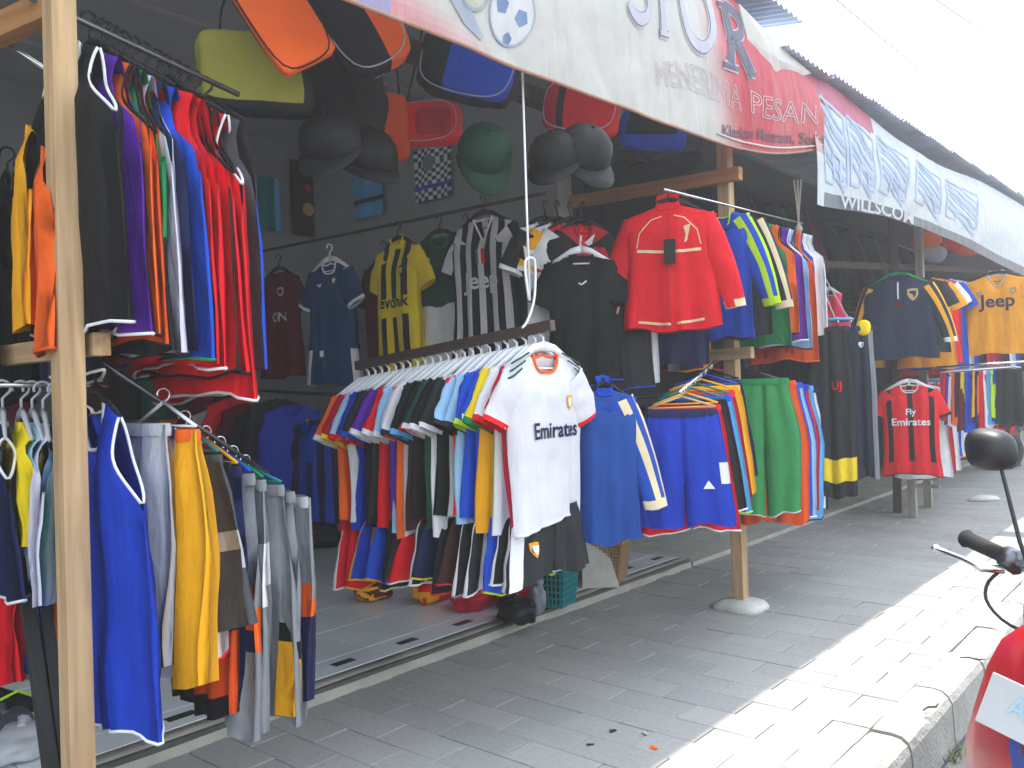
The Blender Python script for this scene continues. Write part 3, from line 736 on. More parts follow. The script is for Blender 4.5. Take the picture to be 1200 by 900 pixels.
def outline_quad(sh, s, quad, c, off, wd=.045):
    v, f = text2d(s, 1, 0); ec = {}
    for p in f:
        for a, b in zip(p, p[1:] + p[:1]): ec.setdefault((min(a, b), max(a, b)), []).append((a, b))
    x0 = min(a for a, b in v); x1 = max(a for a, b in v); y1 = max(b for a, b in v); vs = []; fs = []
    for e in ec.values():
        if len(e) != 1: continue
        A, B = Vector(v[e[0][0]]), Vector(v[e[0][1]]); t = (B - A)
        if t.length < 1e-6: continue
        n = Vector((-t.y, t.x)).normalized() * wd * .5; o_ = len(vs); vs += [A + n, A - n, B - n, B + n]; fs.append((o_, o_+1, o_+2, o_+3))
    glyph(sh, quad, [((p.x-x0)/(x1-x0), p.y/y1) for p in vs], fs, c, off).build('print', M['tarp'], root)
q = ((770,99),(957,145),(956,124),(767,73))
outline_quad(ban, 'MENERIMA', ((770,99),(868,130),(867,103),(767,73)), (.62,.54,.58), .005, .03)
outline_quad(ban, 'PESAN', ((880,132),(957,145),(956,124),(879,106)), (.62,.54,.58), .005, .035)
for w_, a_, b_ in (('Klaskan', 0, .30), ('Mataram,', .345, .70), ('Sedati', .75, 1.0)):
    L_ = lambda p, q_, t: (p[0] + (q_[0]-p[0])*t, p[1] + (q_[1]-p[1])*t)
    text_quad(ban, w_, (L_((846,159),(966,171),a_), L_((846,159),(966,171),b_), L_((846,146),(966,158),b_), L_((846,146),(966,158),a_)), (.16,.07,.12), .006, .012)
# printed football and a swoosh of smoke at the left of the banner
def disc(cx, cy, r, n=24): return [(cx, cy)] + [(cx+r*math.cos(2*math.pi*k/n), cy+r*math.sin(2*math.pi*k/n)) for k in range(n)], [(0, 1+k, 1+(k+1)%n) for k in range(n)]
def ring(cx, cy, r, w_): return stroke2d(arc(cx, cy, r, r, 0, 345, 22), w_, True)
bq = ((572,56),(626,56),(626,-22),(572,-22))
v, f = disc(.5, .5, .5); glyph(ban, bq, v, f, (.74,.75,.78), .005).build('football_print', M['tarp'], root)
v, f = ring(.5, .5, .485, .03); glyph(ban, bq, v, f, (.42,.48,.60), .0065).build('football_print', M['tarp'], root)
for cx, cy, r, a in ((.30,.62,.15,10), (.72,.42,.15,40), (.42,.12,.11,0), (.62,.85,.13,20)):
    v = [(cx + r*math.cos(R(a+72*k)), cy + r*.95*math.sin(R(a+72*k))) for k in range(5)]; glyph(ban, bq, v, [(0,1,2,3,4)], (.20,.30,.50), .0065).build('football_print', M['tarp'], root)
v = [(0,1),(.45,.95),(.7,.6),(1,.06),(.92,0),(.5,.3),(.2,.75)]; glyph(ban, ((518,48),(566,48),(566,-10),(518,-10)), v, [tuple(range(7))], (.45,.50,.60), .005).build('swoosh_print', M['tarp'], root)
v, f = disc(.5,.5,.5); glyph(ban, ((538,12),(572,16),(572,-30),(538,-30)), v, f, (.62,.62,.50), .006).build('football_print', M['tarp'], root)
v, f = ring(.5,.5,.45,.1); glyph(ban, ((538,12),(572,16),(572,-30),(538,-30)), v, f, (.40,.45,.52), .0075).build('football_print', M['tarp'], root)
# white back of the banner's corner, folded over
fp = [(866,4),(905,44),(930,68),(951,86),(935,90),(918,93),(908,98),(898,107),(889,82),(876,46)]
P = [at_x(x, y, -2.06 + .008 * math.sin(i * 2.3)) for i, (x, y) in enumerate(fp)]; cen = sum(P, Vector()) / len(P) + Vector((.03, -.03, .0))
vs = [cen] + P + [cen + Vector((-.02, .005, 0))] + [p + Vector((-.012, .004, 0)) for p in P]; n = len(P)
fs = [(0, 1+k, 1+(k+1)%n) for k in range(n)] + [(n+1, n+2+(k+1)%n, n+2+k) for k in range(n)] + [(1+k, n+2+k, n+2+(k+1)%n, 1+(k+1)%n) for k in range(n)]
toroot(MB().add(vs, fs, (.76,.75,.72))).build('folded_flap', M['tarp'], root)

# the second stall's tarpaulin
tb = [at_x(px, py, -2.0) for px, py in ((957,240),(1000,247),(1050,257),(1100,275),(1150,298),(1200,323))]
tt = [at_x(px, py, -2.09) for px, py in ((938,80),(992,114),(1052,163),(1100,193),(1150,213),(1197,240))]
last_b, last_t = tb[-1], tt[-1]
for k in (1, 2): tb.append(last_b + Vector((0, 2.6*k, .03*k))); tt.append(last_t + Vector((0, 2.6*k, .03*k)))
tarp = Sheet(tb, tt, .03, 9.0)
root = empty('printed_tarpaulin', 'white tarpaulin with striped blue lettering over the second stall', 'banner', (-2.0, 8, 2.4))
def tarp_col(u, v):
    x, y, D = proj(tarp.raw(u, v)); c = (.74, .80, .88)
    if v > .90 and x > 966: c = (.20, .23, .28)
    if v < .22 and x < 1022: c = (.62, .16, .26)
    elif x < 966 + (v - .5) * 30 and v < .62: c = (.70, .46, .44)
    return c
toroot(sheet_mesh(tarp, 120, 30, tarp_col)).build('banner_sheet', M['tarp'], root, True)
blue = (.42, .54, .76)
def tquad(u0, u1, v0, v1): return None
def tglyph(vuv, f, c, off, nm='print'): MB().add([tarp.on(u, v, off) - root.location for u, v in vuv], f, c).build(nm, M['tarp'], root)
for (ua, ub, va, vb) in ((.045,.115,.18,.82), (.125,.20,.22,.80), (.215,.30,.20,.78), (.33,.42,.20,.74), (.44,.54,.22,.74)):
    for k in range(6):                    # diagonal blue stripes filling each letter
        y0 = va - .06 + (vb - va) * (k + .15) / 6.5; y1 = y0 + (vb - va) * (.05 + .05 * ((k * 7 + int(ua * 90)) % 3) / 2); sh_ = .03
        pts = []; N = 6
        for q in range(N + 1): pts.append((ua + .006 + (ub - ua - .012) * q / N, y0 + .24 * q / N))
        v, f = stroke2d(pts, 1); vs = []
        for q in range(N + 1): vs += [(pts[q][0], pts[q][1]), (pts[q][0], pts[q][1] + (y1 - y0))]
        tglyph(vs, [(2*q, 2*q+1, 2*q+3, 2*q+2) for q in range(N)], blue, .005)
    out = [(ua, va), (ub, va + .07), (ub, vb), (ub - .02, vb), (ub - .022, va + .45), (ua + .03, va + .40), (ua + .03, vb), (ua, vb)]
    dense = []
    for a, b in zip(out, out[1:] + out[:1]):
        for q in range(4): dense.append((a[0] + (b[0]-a[0])*q/4, a[1] + (b[1]-a[1])*q/4))
    n = len(dense); inner = []
    for i, (a, b) in enumerate(dense): inner.append((a, b))
    ring_v = []
    for i in range(n):
        p_, q_ = Vector(dense[i-1]), Vector(dense[(i+1) % n]); t_ = (q_ - p_); nn_ = Vector((-t_.y * .16, t_.x * 6)).normalized()
        ring_v += [(dense[i][0] + nn_.x * .003, dense[i][1] + nn_.y * .014), (dense[i][0] - nn_.x * .003, dense[i][1] - nn_.y * .014)]
    tglyph(ring_v, [(2*i, 2*i+1, 2*((i+1)%n)+1, 2*((i+1)%n)) for i in range(n)], (.54,.62,.80), .007)
text_quad(tarp, 'WILLSCOM', ((982,243),(1068,263),(1068,249),(982,228)), (.72,.74,.78), .018, .02)
# cords across the sky
for k, (a, b) in enumerate((((1000,-5),(1215,170)), ((1120,-6),(1216,40)))):
    A = at_d(*a, 7); B = at_d(*b, (12, 9)[k]); d_ = B - A; A2 = A - d_ * .6; B2 = B + d_ * 1.2
    o = MB().tube([lerp(A2, B2, q/16) + Vector((0,0,-.25*math.sin(math.pi*q/16))) for q in range(17)], .006, 4).build('overhead_wire', M['steel']); recentre(o)
    tag(o, ('thin overhead wire sloping down over the corrugated roof', 'thin overhead wire crossing the highest corner of the sky')[k], 'wire')
# ------------------------------------------------------------------ garments: upper row beside the post
def T(b, lab, **kw): return (b, lab, kw)
def row(p0, p1, items, yaw, jit=4, bottoms=None, seed=1, **common):
    rnd = random.Random(seed); n = len(items)
    for i, (b, lab, kw) in enumerate(items):
        t = kw.pop('at', i / max(1, n - 1)); p = lerp(p0, p1, t); kk = dict(common); kk.update(kw)
        bt = kk.pop('bot', None); off = kk.pop('dy', 0); p = p + Vector(kk.pop('shift', (0,0,0)))
        if bt: kk['L'] = p.z - kk.get('drop', .095) - (p.z - drop_to(p, bt))
        base = kk.pop('base'); b(lab, p, yaw + R(rnd.uniform(-jit, jit) + off), base, **kk)
XA = PX - .04
A0, A1 = at_x(84, 6, XA), at_x(238, 92, XA)
rod('clothes_rail', 'steel rail carrying the upper row of vests beside the timber post', A0 + Vector((0,-.45,.05)), A1 + Vector((0,.12,-.02)), .009, M['steel'])
gA = 'vests on the upper rail'
row(A0, A1, [
    T(shirt, 'black basketball vest with white armhole trim on the upper rail', base='black', trim='white', bot=392, W=.252, nx=16, hang=None),
    T(shirt, 'purple vest with white hem on the upper rail', base='purple', hem='white', bot=398, W=.25, at=.12),
    T(shirt, 'bright orange vest with black edging on the upper rail', base='orange', trim='black', bot=402, at=.21),
    T(shirt, 'dark orange vest with black hem on the upper rail', base='dkorange', trim='black', hem='black', bot=412, at=.25),
    T(shirt, 'green vest with black lower half on the upper rail', base='green', pat=bands(K['green'], (.62, 1.1, K['black'])), bot=416, at=.30),
    T(shirt, 'white vest with black and white hem on the upper rail', base='lilac', hem='black', bot=418, at=.37),
    T(shirt, 'red vest with narrow navy sides on the upper rail', base='red', pat=sides(K['red'], K['navy'], .9), trim='red', bot=424, at=.44),
    T(shirt, 'royal blue vest with green hem on the upper rail', base='royal', hem='green', bot=426, at=.53),
    T(shirt, 'plain red sleeveless shirt on the upper rail', base='red', neck='round', bot=430, at=.62),
    T(shirt, 'red sleeveless shirt with white hem on the upper rail', base='red', hem='white', neck='round', bot=432, at=.69),
    T(shirt, 'red vest with black side seams on the upper rail', base='red', pat=sides(K['red'], K['black'], .93), trim='black', bot=440, at=.77),
    T(shirt, 'deep red vest with thin black neck on the upper rail', base='red', trim='black', pat=lambda x, t, fr: K['crimson'] if x < .5 else K['red'], bot=436, at=.85),
    T(shirt, 'long red vest with looped white armhole trim on the upper rail', base='red', trim='white', pat=sides(K['red'], K['red'], .86), bot=466, at=.93),
    T(shirt, 'narrow grey sleeveless shirt with blue side at the end of the upper rail', base='dkgrey', neck='round', pat=sides(K['dkgrey'], K['royal'], .96), W=.235, bot=434, at=1.02),
], R(0), jit=1.5, sleeve=None, neck='tank', group=gA, cat='vest', name='sports_vest', hang='black', W=.25, twist=.04, d=.045, fold=.008)
# beside and behind the post
a, b = at_x(46, 118, -2.62), at_x(62, 130, -2.55)
rod('clothes_rail', 'short steel rod holding the yellow and orange shirts behind the post', at_x(-40, 18, -2.75), at_x(70, 92, -2.5), .008, M['chrome'])
shirt('yellow sleeveless shirt with dark emblem behind the timber post', at_x(34, 108, -2.66), R(-18), 'gold', L=.60, W=.20, sleeve=None, neck='round', cat='vest', name='sports_vest', hang=None, prints=[('badge', .1, -.2, .06, 'gold', 'black')])
shirt('plain orange sleeveless shirt hanging behind the timber post', at_x(50, 128, -2.5), R(-16), 'orange', L=.58, W=.24, sleeve=None, neck='tank', cat='vest', name='sports_vest', hang=None, hem='dkorange')
shirt('navy vest with white hem squeezed behind the timber post', at_x(84, 132, -2.5), R(-12), 'navy', L=.66, W=.2, sleeve=None, neck='tank', trim='white', cat='vest', name='sports_vest', hang=None)
for k, (px, py, X, c, nm) in enumerate(((8,176,-3.1,'black','plain black'), (-22,168,-3.0,'charcoal','charcoal'), (24,190,-3.4,'navy','dark navy'))):
    shirt(nm + ' T-shirt hanging inside left of the orange shirt', at_x(px, py, X), R(-25+9*k), c, L=.74, hang='black')
# ------------------------------------------------------------------ lower sloping rail
XB = PX - .02
B0, B1 = at_x(128, 420, XB), at_x(306, 550, XB)
rod('clothes_rail', 'sloping steel arm carrying the blue vest and grey trousers', B0 + Vector((0,-.12,.06)), B1 + (B1 - B0) * .05, .008, M['steel'])
gB = 'sportswear on the lower sloping arm'
row(B0, B1, [
    T(shirt, 'long royal blue basketball vest with white trim beside the timber post', base='blue', trim='white', hem='white', sleeve=None, neck='tank', bot=846, W=.24, nx=18, nt=16, hang='black', cat='vest', name='sports_vest', at=-.04, shift=(0,-.02,.02), drop=.13, fold=.012),
    T(pants, 'pale grey trousers next to the long blue vest', base='ltgrey', bot=766, at=.13, drop=.14, W=.22),
    T(pants, 'black track trousers with white side stripe on the sloping arm', base='navy', pat=sides(K['navy'], K['white'], .85), bot=770, at=.19, drop=.13),
    T(pants, 'bright amber yellow trousers with orange waist on the sloping arm', base='gold', band='orange', bot=780, at=.27, drop=.11, W=.235, flare=.2, shift=(.05,0,0), pat=lambda x, t, fr: K['orange'] if x < -.45 else K['gold'], hang='white'),
    T(shorts, 'white shorts with red edging on the sloping arm', base='white', trim='red', bot=752, at=.36, drop=.12, W=.17),
    T(shorts, 'dark grey shorts with a pale thigh patch on the sloping arm', base='dkgrey', pat=bands(K['dkgrey'], (.40, .58, K['ltgrey'])), bot=724, at=.46, drop=.12, hang='teal', flare=.2, W=.23),
    T(pants, 'black trousers with orange knee patches on the sloping arm', base='black', pat=bands(K['black'], (.66, .92, K['dkorange'])), bot=824, at=.54, drop=.12),
    T(pants, 'navy blue trousers on the sloping arm', base='navy', bot=800, at=.60, drop=.11, hang='yellow', pat=lambda x, t, fr: tuple(v*1.6 for v in K['navy'])),
    T(pants, 'grey trousers with orange and navy ankles on the sloping arm', base='grey', pat=bands(K['grey'], (.45, .60, K['orange']), (.60, .66, K['navy'])), bot=838, at=.70, W=.225, drop=.10, hang='blue'),
    T(pants, 'grey trousers with white thigh patch on the sloping arm', base='grey', pat=bands(K['grey'], (.22, .42, K['white'])), bot=832, at=.79, W=.225, drop=.09, hang='green'),
    T(pants, 'plain mid grey trousers on the sloping arm', base='grey', bot=830, at=.88, W=.225, drop=.08, hang='teal'),
    T(pants, 'grey trousers with a yellow lower leg on the sloping arm', base='grey', pat=lambda x, t, fr: K['gold'] if t > .68 and x > .1 else (K['black'] if t > .60 and x > .1 else K['grey']), bot=816, at=.98, W=.225, drop=.07),
    T(pants, 'grey trousers with orange and navy side at the end of the sloping arm', base='silver', pat=lambda x, t, fr: (K['orange'] if .42 < t < .58 else K['navy'] if t >= .58 else K['grey']) if x > .55 else K['grey'], bot=804, at=1.07, W=.225, drop=.06),
], R(0), jit=4, group=gB, hang=None, d=.035)
# left of the post, lower
gC = 'small shirts left of the post'
a, b = at_x(8, 450, -2.75), at_x(66, 452, -2.62)
rod('clothes_rail', 'short chrome hook bar above the yellow and white shirts', a + Vector((0,-.2,0)), b + Vector((0,.15,0)), .007, M['chrome'])
row(a, b, [
    T(shirt, 'navy T-shirt with white piping left of the small yellow shirt', base='navy', trim='white', bot=690, at=-.1),
    T(shirt, 'small yellow shirt hanging left of the timber post', base='yellow', bot=636, at=.28),
    T(shirt, 'pale blue shirt between the yellow and white shirts', base='ltblue', bot=650, at=.5),
    T(shirt, 'white shirt with blue stripe beside the small yellow shirt', base='lilac', pat=lambda x, t, fr: K['royal'] if t > .62 and .2 < x < .45 else K['lilac'], bot=690, at=.72),
    T(shirt, 'green shirt squeezed against the timber post', base='green', bot=694, at=1.0),
], R(-14), jit=4, group=gC, W=.19, hang='grey', sleeve=None, neck='round', d=.03)
for px, py, c, nm in ((15, 690, 'red', 'red'), (62, 690, 'orange', 'orange'), (44, 686, 'royal', 'blue')):
    p = at_x(px, py, -2.95); shorts(nm + ' shorts hanging low left of the timber post', p, R(-14), c, L=.24, W=.14, hang=None, drop=0, group=gC)
# leaning black planks
beam('leaning_plank', 'black painted plank leaning behind the timber post', at_x(30, 690, -2.72), at_x(60, 905, -2.42), .035, .05, M['wood_black'])
beam('leaning_plank', 'second black plank leaning closest to the timber post', at_x(50, 690, -2.70), at_x(79, 915, -2.40), .03, .045, M['wood_black'])
# ------------------------------------------------------------------ jersey rail with white hangers
DN = at_x(648, 381, -1.98); DF = at_y(428, 427, DN.y); DF.z = DF.z
o = beam_mesh(DF + Vector((-.06, 0, -.004)), DN, .03, .042, M['brownsteel'], 'clothes_rail', None); tag(o, 'brown square bar carrying jerseys on white hangers', 'rail')
gD = 'jerseys on white hangers'
def J(lab, base, **kw): return T(shirt, lab + ' jersey on the white hanger rail', base=base, **kw)
jl = [
    J('orange and yellow', 'orange', sl='orange', slend='white', pat=vstripes(K['orange'], K['gold'], 6)),
    J('maroon with yellow trim', 'crimson', trim='yellow', slend='yellow', sl='crimson'),
    J('white with pale blue sleeves', 'white', sl='ltblue', slend='red'),
    J('deep blue with gold shoulder lines', 'blue', trim='gold', sl='blue', slend='red', slstripe=(2, 4), stripe_c='gold'),
    J('black with gold collar', 'black', trim='gold', sl='charcoal', slend='royal', slstripe=(3,), stripe_c='gold'),
    J('charcoal and violet', 'charcoal', sl='purple', slend='white'),
    J('bright red', 'red', sl='red', slend='white'),
    J('pale blue with white edges', 'ltblue', sl='ltblue', slend='white'),
    J('violet blue', 'purple', sl='lilac', slend='sky'),
    J('white with orange side seams', 'white', pat=sides(K['white'], K['orange'], .85), sl='white', slend='navy', slstripe=(2, 3), stripe_c='orange'),
    J('dark brown and red striped', 'brown', pat=vstripes(K['brown'], K['red'], 9), sl='black', slend='sky'),
    J('black with red stripes', 'black', pat=vstripes(K['black'], K['red'], 7), sl='black', slend='red'),
    J('dark green and brown', 'brown', sl='dkgreen', slend='white', pat=sides(K['brown'], K['dkgreen'], .6)),
    J('white with black sleeves', 'white', sl='black', slend='white'),
    J('black and white', 'white', pat=vstripes(K['black'], K['white'], 8), sl='charcoal', slend='white'),
    J('red and white striped', 'red', pat=vstripes(K['red'], K['white'], 9), sl='ltblue', slend='charcoal'),
    J('pale blue and white striped', 'ltblue', pat=vstripes(K['ltblue'], K['white'], 9), sl='ltblue', slend='charcoal'),
    J('royal blue with lime tips', 'royal', sl='royal', slend='lime'),
    J('red with blue shoulders', 'red', sl='royal', slend='white', pat=sides(K['red'], K['royal'], .7)),
    J('bright yellow with green cuffs', 'yellow', trim='green', sl='yellow', slend='green', pat=sides(K['yellow'], K['gold'], .8)),
    J('white with red cuffs', 'white', sl='white', slend='red', pat=vstripes(K['white'], K['lilac'], 12)),
    J('crimson', 'crimson', sl='crimson', slend='white', trim='white'),
]
n = len(jl); rr = random.Random(21)
for i, (b_, lab, kw) in enumerate(jl):
    kw['at'] = .02 + .90 * i / (n - 1); kw['L'] = rr.uniform(.60, .68); kw['W'] = rr.uniform(.20, .22)
row(DF, DN, jl, R(90), jit=5, group=gD, hang='white', drop=.085, d=.022, fold=.006, nx=18, seed=4)
sh = [('red', 'white', 'white', .00), ('red', None, 'gold', .06), ('blue', 'gold', 'gold', .14), ('royal', None, 'gold', .20), ('black', None, 'cream', .27), ('charcoal', None, 'royal', .33), ('red', None, 'white', .38),
      ('black', 'white', 'white', .44), ('navy', None, 'yellow', .50), ('black', None, 'red', .56), ('brown', None, 'red', .62), ('black', 'white', 'grey', .68), ('charcoal', 'white', 'white', .74), ('royal', None, 'lime', .80), ('black', 'white', 'white', .87)]
for i, (c, st, tr, t) in enumerate(sh):
    p = lerp(DF, DN, t + .02) + Vector((0, .0, -.085 - .62)); cc = K[c]
    pat = (lambda x, t_, fr, c_=cc, s_=K[st]: s_ if abs(x) > .70 and int((abs(x)-.7)*20) % 2 == 0 else c_) if st else None
    lab = '%s shorts with %s%s hanging below the white hanger rail' % ({'royal': 'bright blue'}.get(c, c), (st + ' side stripes and ' if st else ''), tr + ' edging')
    shorts(lab, p, R(90 + rr.uniform(-5, 5)), c, L=rr.uniform(.23, .29), W=.205, pat=pat, trim=tr, group='shorts below the white hanger rail', drop=0, nx=12 if st else 7, d=.022, fold=.006)
# the white jersey set at the rail's street end
p = lerp(DF, DN, .955)
q = .66
def white_pat(x, t, fr): return K['white']
shirt('white football jersey with orange collar at the street end of the rail', p, R(88), hx('e6e6ee', .86), L=drop_to(p, 612) - .085, W=.235, drop=.085, nx=22, nt=18, trim='orange', sl=hx('e6e6ee', .86), slend='red', hem=hx('e6e6ee', .86), fold=.007, d=.04, group=gD,
      prints=[('text', 'Emirates', .015, -.335, .085, 'navy'), ('badge', .105, -.205, .045, 'white', 'gold')]
      + [('line', [(s * (.095 + .03 * k), -.012 - .03 * k), (s * (.205 + .012 * k), -.055 - .028 * k)], .007, 'dkgreen') for s in (-1, 1) for k in range(3)])
p2 = p + Vector((-.012, 0, -(drop_to(p, 612)) + .055))
shorts('charcoal shorts with gold crest and white stripes below the white jersey', p2, R(88), 'charcoal', L=drop_to(p2, 673), W=.225, drop=0, group='shorts below the white hanger rail', nx=12, d=.03,
       pat=lambda x, t, fr: K['white'] if x < -.72 and int((abs(x) - .7) * 24) % 2 == 0 else K['charcoal'], prints=[('badge', -.13, -.135, .045, 'white', 'gold')])
# price-tag-like loop of white wire and its hanging rod
o = MB().tube([at_x(612, 70, -2.14) + Vector((0,0,.3)), at_x(617, 240, -2.06), at_x(621, 352, -2.0)], .0045, 6, K['white']).build('hanging_rod', M['plastic'], None, True); recentre(o)
tag(o, 'thin white rod hanging from the banner above the jersey rail', 'rod')
pts = [at_x(x, y, -1.985) for x, y in ((620,352),(615,310),(622,302),(627,310),(626,350),(618,376),(612,384))]
o = MB().tube([curve_at(pts, k/20) for k in range(21)], .005, 6, K['white']).build('wire_hook', M['plastic'], None, True); recentre(o); tag(o, 'white bent wire hook between the hanging rod and jersey rail', 'hook')
# ------------------------------------------------------------------ jerseys along the side wall
EY = 3.42
def E(px, py): return at_y(px, py, EY)
rod('clothes_rail', 'dark rail along the side wall holding the yellow black jersey', E(300, 296), E(640, 226), .01, M['blacksteel'])
shirt('dark maroon jersey with pale lettering on the side wall rail', E(326, 300), R(4), 'maroon', L=.74, W=.21, nx=16, hang='black', prints=[('text', 'ON', .03, -.36, .09, 'ltgrey'), ('badge', .06, -.16, .05, 'maroon', 'ltgrey')])
shirt('blue jersey with white neck and flag on the side wall rail', E(386, 288), R(3), hx('1c4a80', .8), L=.80, W=.215, nx=18, nt=14, trim='white', hang='white', pat=lambda x, t, fr: K['white'] if abs(x) > .80 and t > .72 else hx('1c4a80', .8),
      prints=[('badge', .07, -.14, .04, 'white', 'green'), ('line', [(-.09,-.15),(-.06,-.165),(-.05,-.15)], .012, 'white'), ('poly', [(-.08,-.62),(-.05,-.62),(-.05,-.58),(-.08,-.58)], 'white')])
shirt('dark red jersey behind the yellow and black jersey', E(432, 282) + Vector((0,.12,0)), R(0), 'maroon', L=.78, W=.2, hang='black')
shirt('yellow and black striped polo jersey on the side wall rail', E(466, 262), R(-4), 'yellow', L=.80, W=.215, nx=16, nt=14, neck='polo', sl='yellow', trim='yellow', hang='black',
      pat=lambda x, t, fr: (K['yellow'] if (.40 < t < .56 and abs(x) < .8) else (K['charcoal'] if int((x + 1.125) / .25) % 2 == 0 else K['yellow'])) if abs(x) < .93 else K['yellow'],
      prints=[('text', 'evonik', 0, -.405, .10, 'charcoal'), ('badge', .08, -.2, .05, 'yellow', 'black')])
shirt('green jersey with white sleeves beside the yellow black jersey', E(506, 252) + Vector((0,.06,0)), R(8), 'green', L=.76, W=.2, sl='white', slend='green', hang='black', pat=lambda x, t, fr: K['white'] if t > .5 else K['dkgreen'])
shirt('dark crimson jersey beside the striped black and white jersey', E(528, 250) + Vector((0,.12,0)), R(8), 'maroon', L=.78, W=.19, hang='black')
p = E(566, 232) + Vector((.12, -.28, -.0)); 
shirt('black and white striped jersey with Jeep lettering on side wall rail', E(566, 231), R(2), 'black', L=.88, W=.235, nx=22, nt=18, neck='v', trim='white', sl='white', slend='black', slstripe=(1, 2, 5, 6, 7, 10, 11), stripe_c='black', hang='black', d=.045,
      pat=vstripes(K['black'], hx('d8d8e0'), 11), prints=[('text', 'Jeep', 0, -.40, .13, 'white'), ('poly', [(-.03,-.27),(-.01,-.27),(-.01,-.19),(-.03,-.19)], 'green'), ('poly', [(-.01,-.27),(.01,-.27),(.01,-.19),(-.01,-.19)], 'white'), ('poly', [(.01,-.27),(.03,-.27),(.03,-.19),(.01,-.19)], 'red')])
for k, (px, c, c2, nm) in enumerate(((624, 'white', 'black', 'black and white edged'), (632, 'white', 'gold', 'white jersey with yellow'), (640, 'red', 'white', 'red jersey with white'), (648, 'crimson', 'black', 'dark crimson'))):
    shirt(nm + ' sleeves at the end of the side wall rail', E(px, 234 - k) + Vector((0, .10 + .05 * k, 0)), R(62), c, L=.78, W=.17, sl=c2, pat=sides(K[c], K[c2], .8), hang='black')
# dark clothes along the back wall
gW = 'dark clothes along the back wall'
rod('clothes_rail', 'dark rail of clothes along the back wall of the shop', (-5.45, -.3, 2.02), (-5.45, 3.35, 2.02), .01, M['blacksteel'])
wc = ['charcoal', 'maroon', 'navy', 'black', 'dkgreen', 'brown', 'navy', 'black', 'crimson', 'charcoal', 'blue', 'black', 'maroon', 'dkgrey', 'navy', 'brown', 'black', 'dkgreen', 'charcoal', 'maroon', 'black', 'blue']
wn_ = {'dkgreen': 'dark green', 'dkgrey': 'grey'}
for i, c in enumerate(wc):
    c_a, c_b = [wn_.get(wc[(i + e) % len(wc)], wc[(i + e) % len(wc)]) for e in (-1, 1)]
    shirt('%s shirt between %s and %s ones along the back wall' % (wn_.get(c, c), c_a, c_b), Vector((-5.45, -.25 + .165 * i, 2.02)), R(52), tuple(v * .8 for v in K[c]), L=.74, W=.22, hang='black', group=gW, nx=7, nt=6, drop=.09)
# lower darker row at the back
gF = 'garments low at the back of the shop'
fl = [('gold', 'amber'), ('maroon', 'maroon'), ('ltgrey', 'pale grey'), ('red', 'dull red'), ('maroon', 'dark wine'), ('black', 'black'), ('charcoal', 'charcoal'), ('blue', 'deep blue')]
for k, (c, nm) in enumerate(fl):
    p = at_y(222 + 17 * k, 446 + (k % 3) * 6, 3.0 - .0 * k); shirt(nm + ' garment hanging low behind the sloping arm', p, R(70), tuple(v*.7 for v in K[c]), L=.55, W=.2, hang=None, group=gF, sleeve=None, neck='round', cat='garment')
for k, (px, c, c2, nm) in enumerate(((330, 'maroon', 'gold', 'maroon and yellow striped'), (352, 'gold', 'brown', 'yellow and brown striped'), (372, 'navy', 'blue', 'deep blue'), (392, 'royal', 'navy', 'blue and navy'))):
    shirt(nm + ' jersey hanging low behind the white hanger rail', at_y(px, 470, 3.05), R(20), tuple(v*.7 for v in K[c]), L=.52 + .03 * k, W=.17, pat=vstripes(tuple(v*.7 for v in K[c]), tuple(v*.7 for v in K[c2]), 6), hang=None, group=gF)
rod('clothes_rail', 'low dark rail at the back of the shop', at_y(200, 452, 3.02), at_y(420, 464, 3.02), .01, M['blacksteel'])
# ------------------------------------------------------------------ around the second post
gG = 'sportswear around the footed post'
p = at_d(680, 279, 4.28)
shirt('plain black long T-shirt with tiny white logo beside the red jacket', p, face(p, 6), 'black', L=drop_to(p, 448) - .07, W=.18, drop=.07, nx=14, hang='white', sl='black', hem='royal', prints=[('line', [(-.02,-.16),(-.005,-.168),(.02,-.15)], .008, 'white')], cat='T-shirt', name='t_shirt')
p = at_d(716, 300, 4.34); shirt('black shirt with blue hem behind the red jacket', p, face(p, 10), 'charcoal', L=drop_to(p, 456), W=.2, drop=0.0, hem='royal', hang=None)
p = at_d(738, 330, 4.42); shirt('red and white striped jersey tail below the red jacket', p, face(p, 0), 'red', L=drop_to(p, 446), W=.13, drop=0, pat=vstripes(K['white'], K['red'], 5), hang=None, sleeve=None, neck='round')
p = at_d(792, 340, 4.46); shirt('dark navy shirt tail below the red jacket', p, face(p, 0), 'navy', L=drop_to(p, 428), W=.15, drop=0, hang=None, sleeve=None, neck='round')
GB = at_d(868, 214, 4.75)
p = at_d(782, 220, 4.22)
rod('clothes_rail', 'chrome arm carrying the red jacket and coloured vests', at_d(778, 222, 4.14), at_x(940, 262, p.x - .05), .007, M['chrome'])
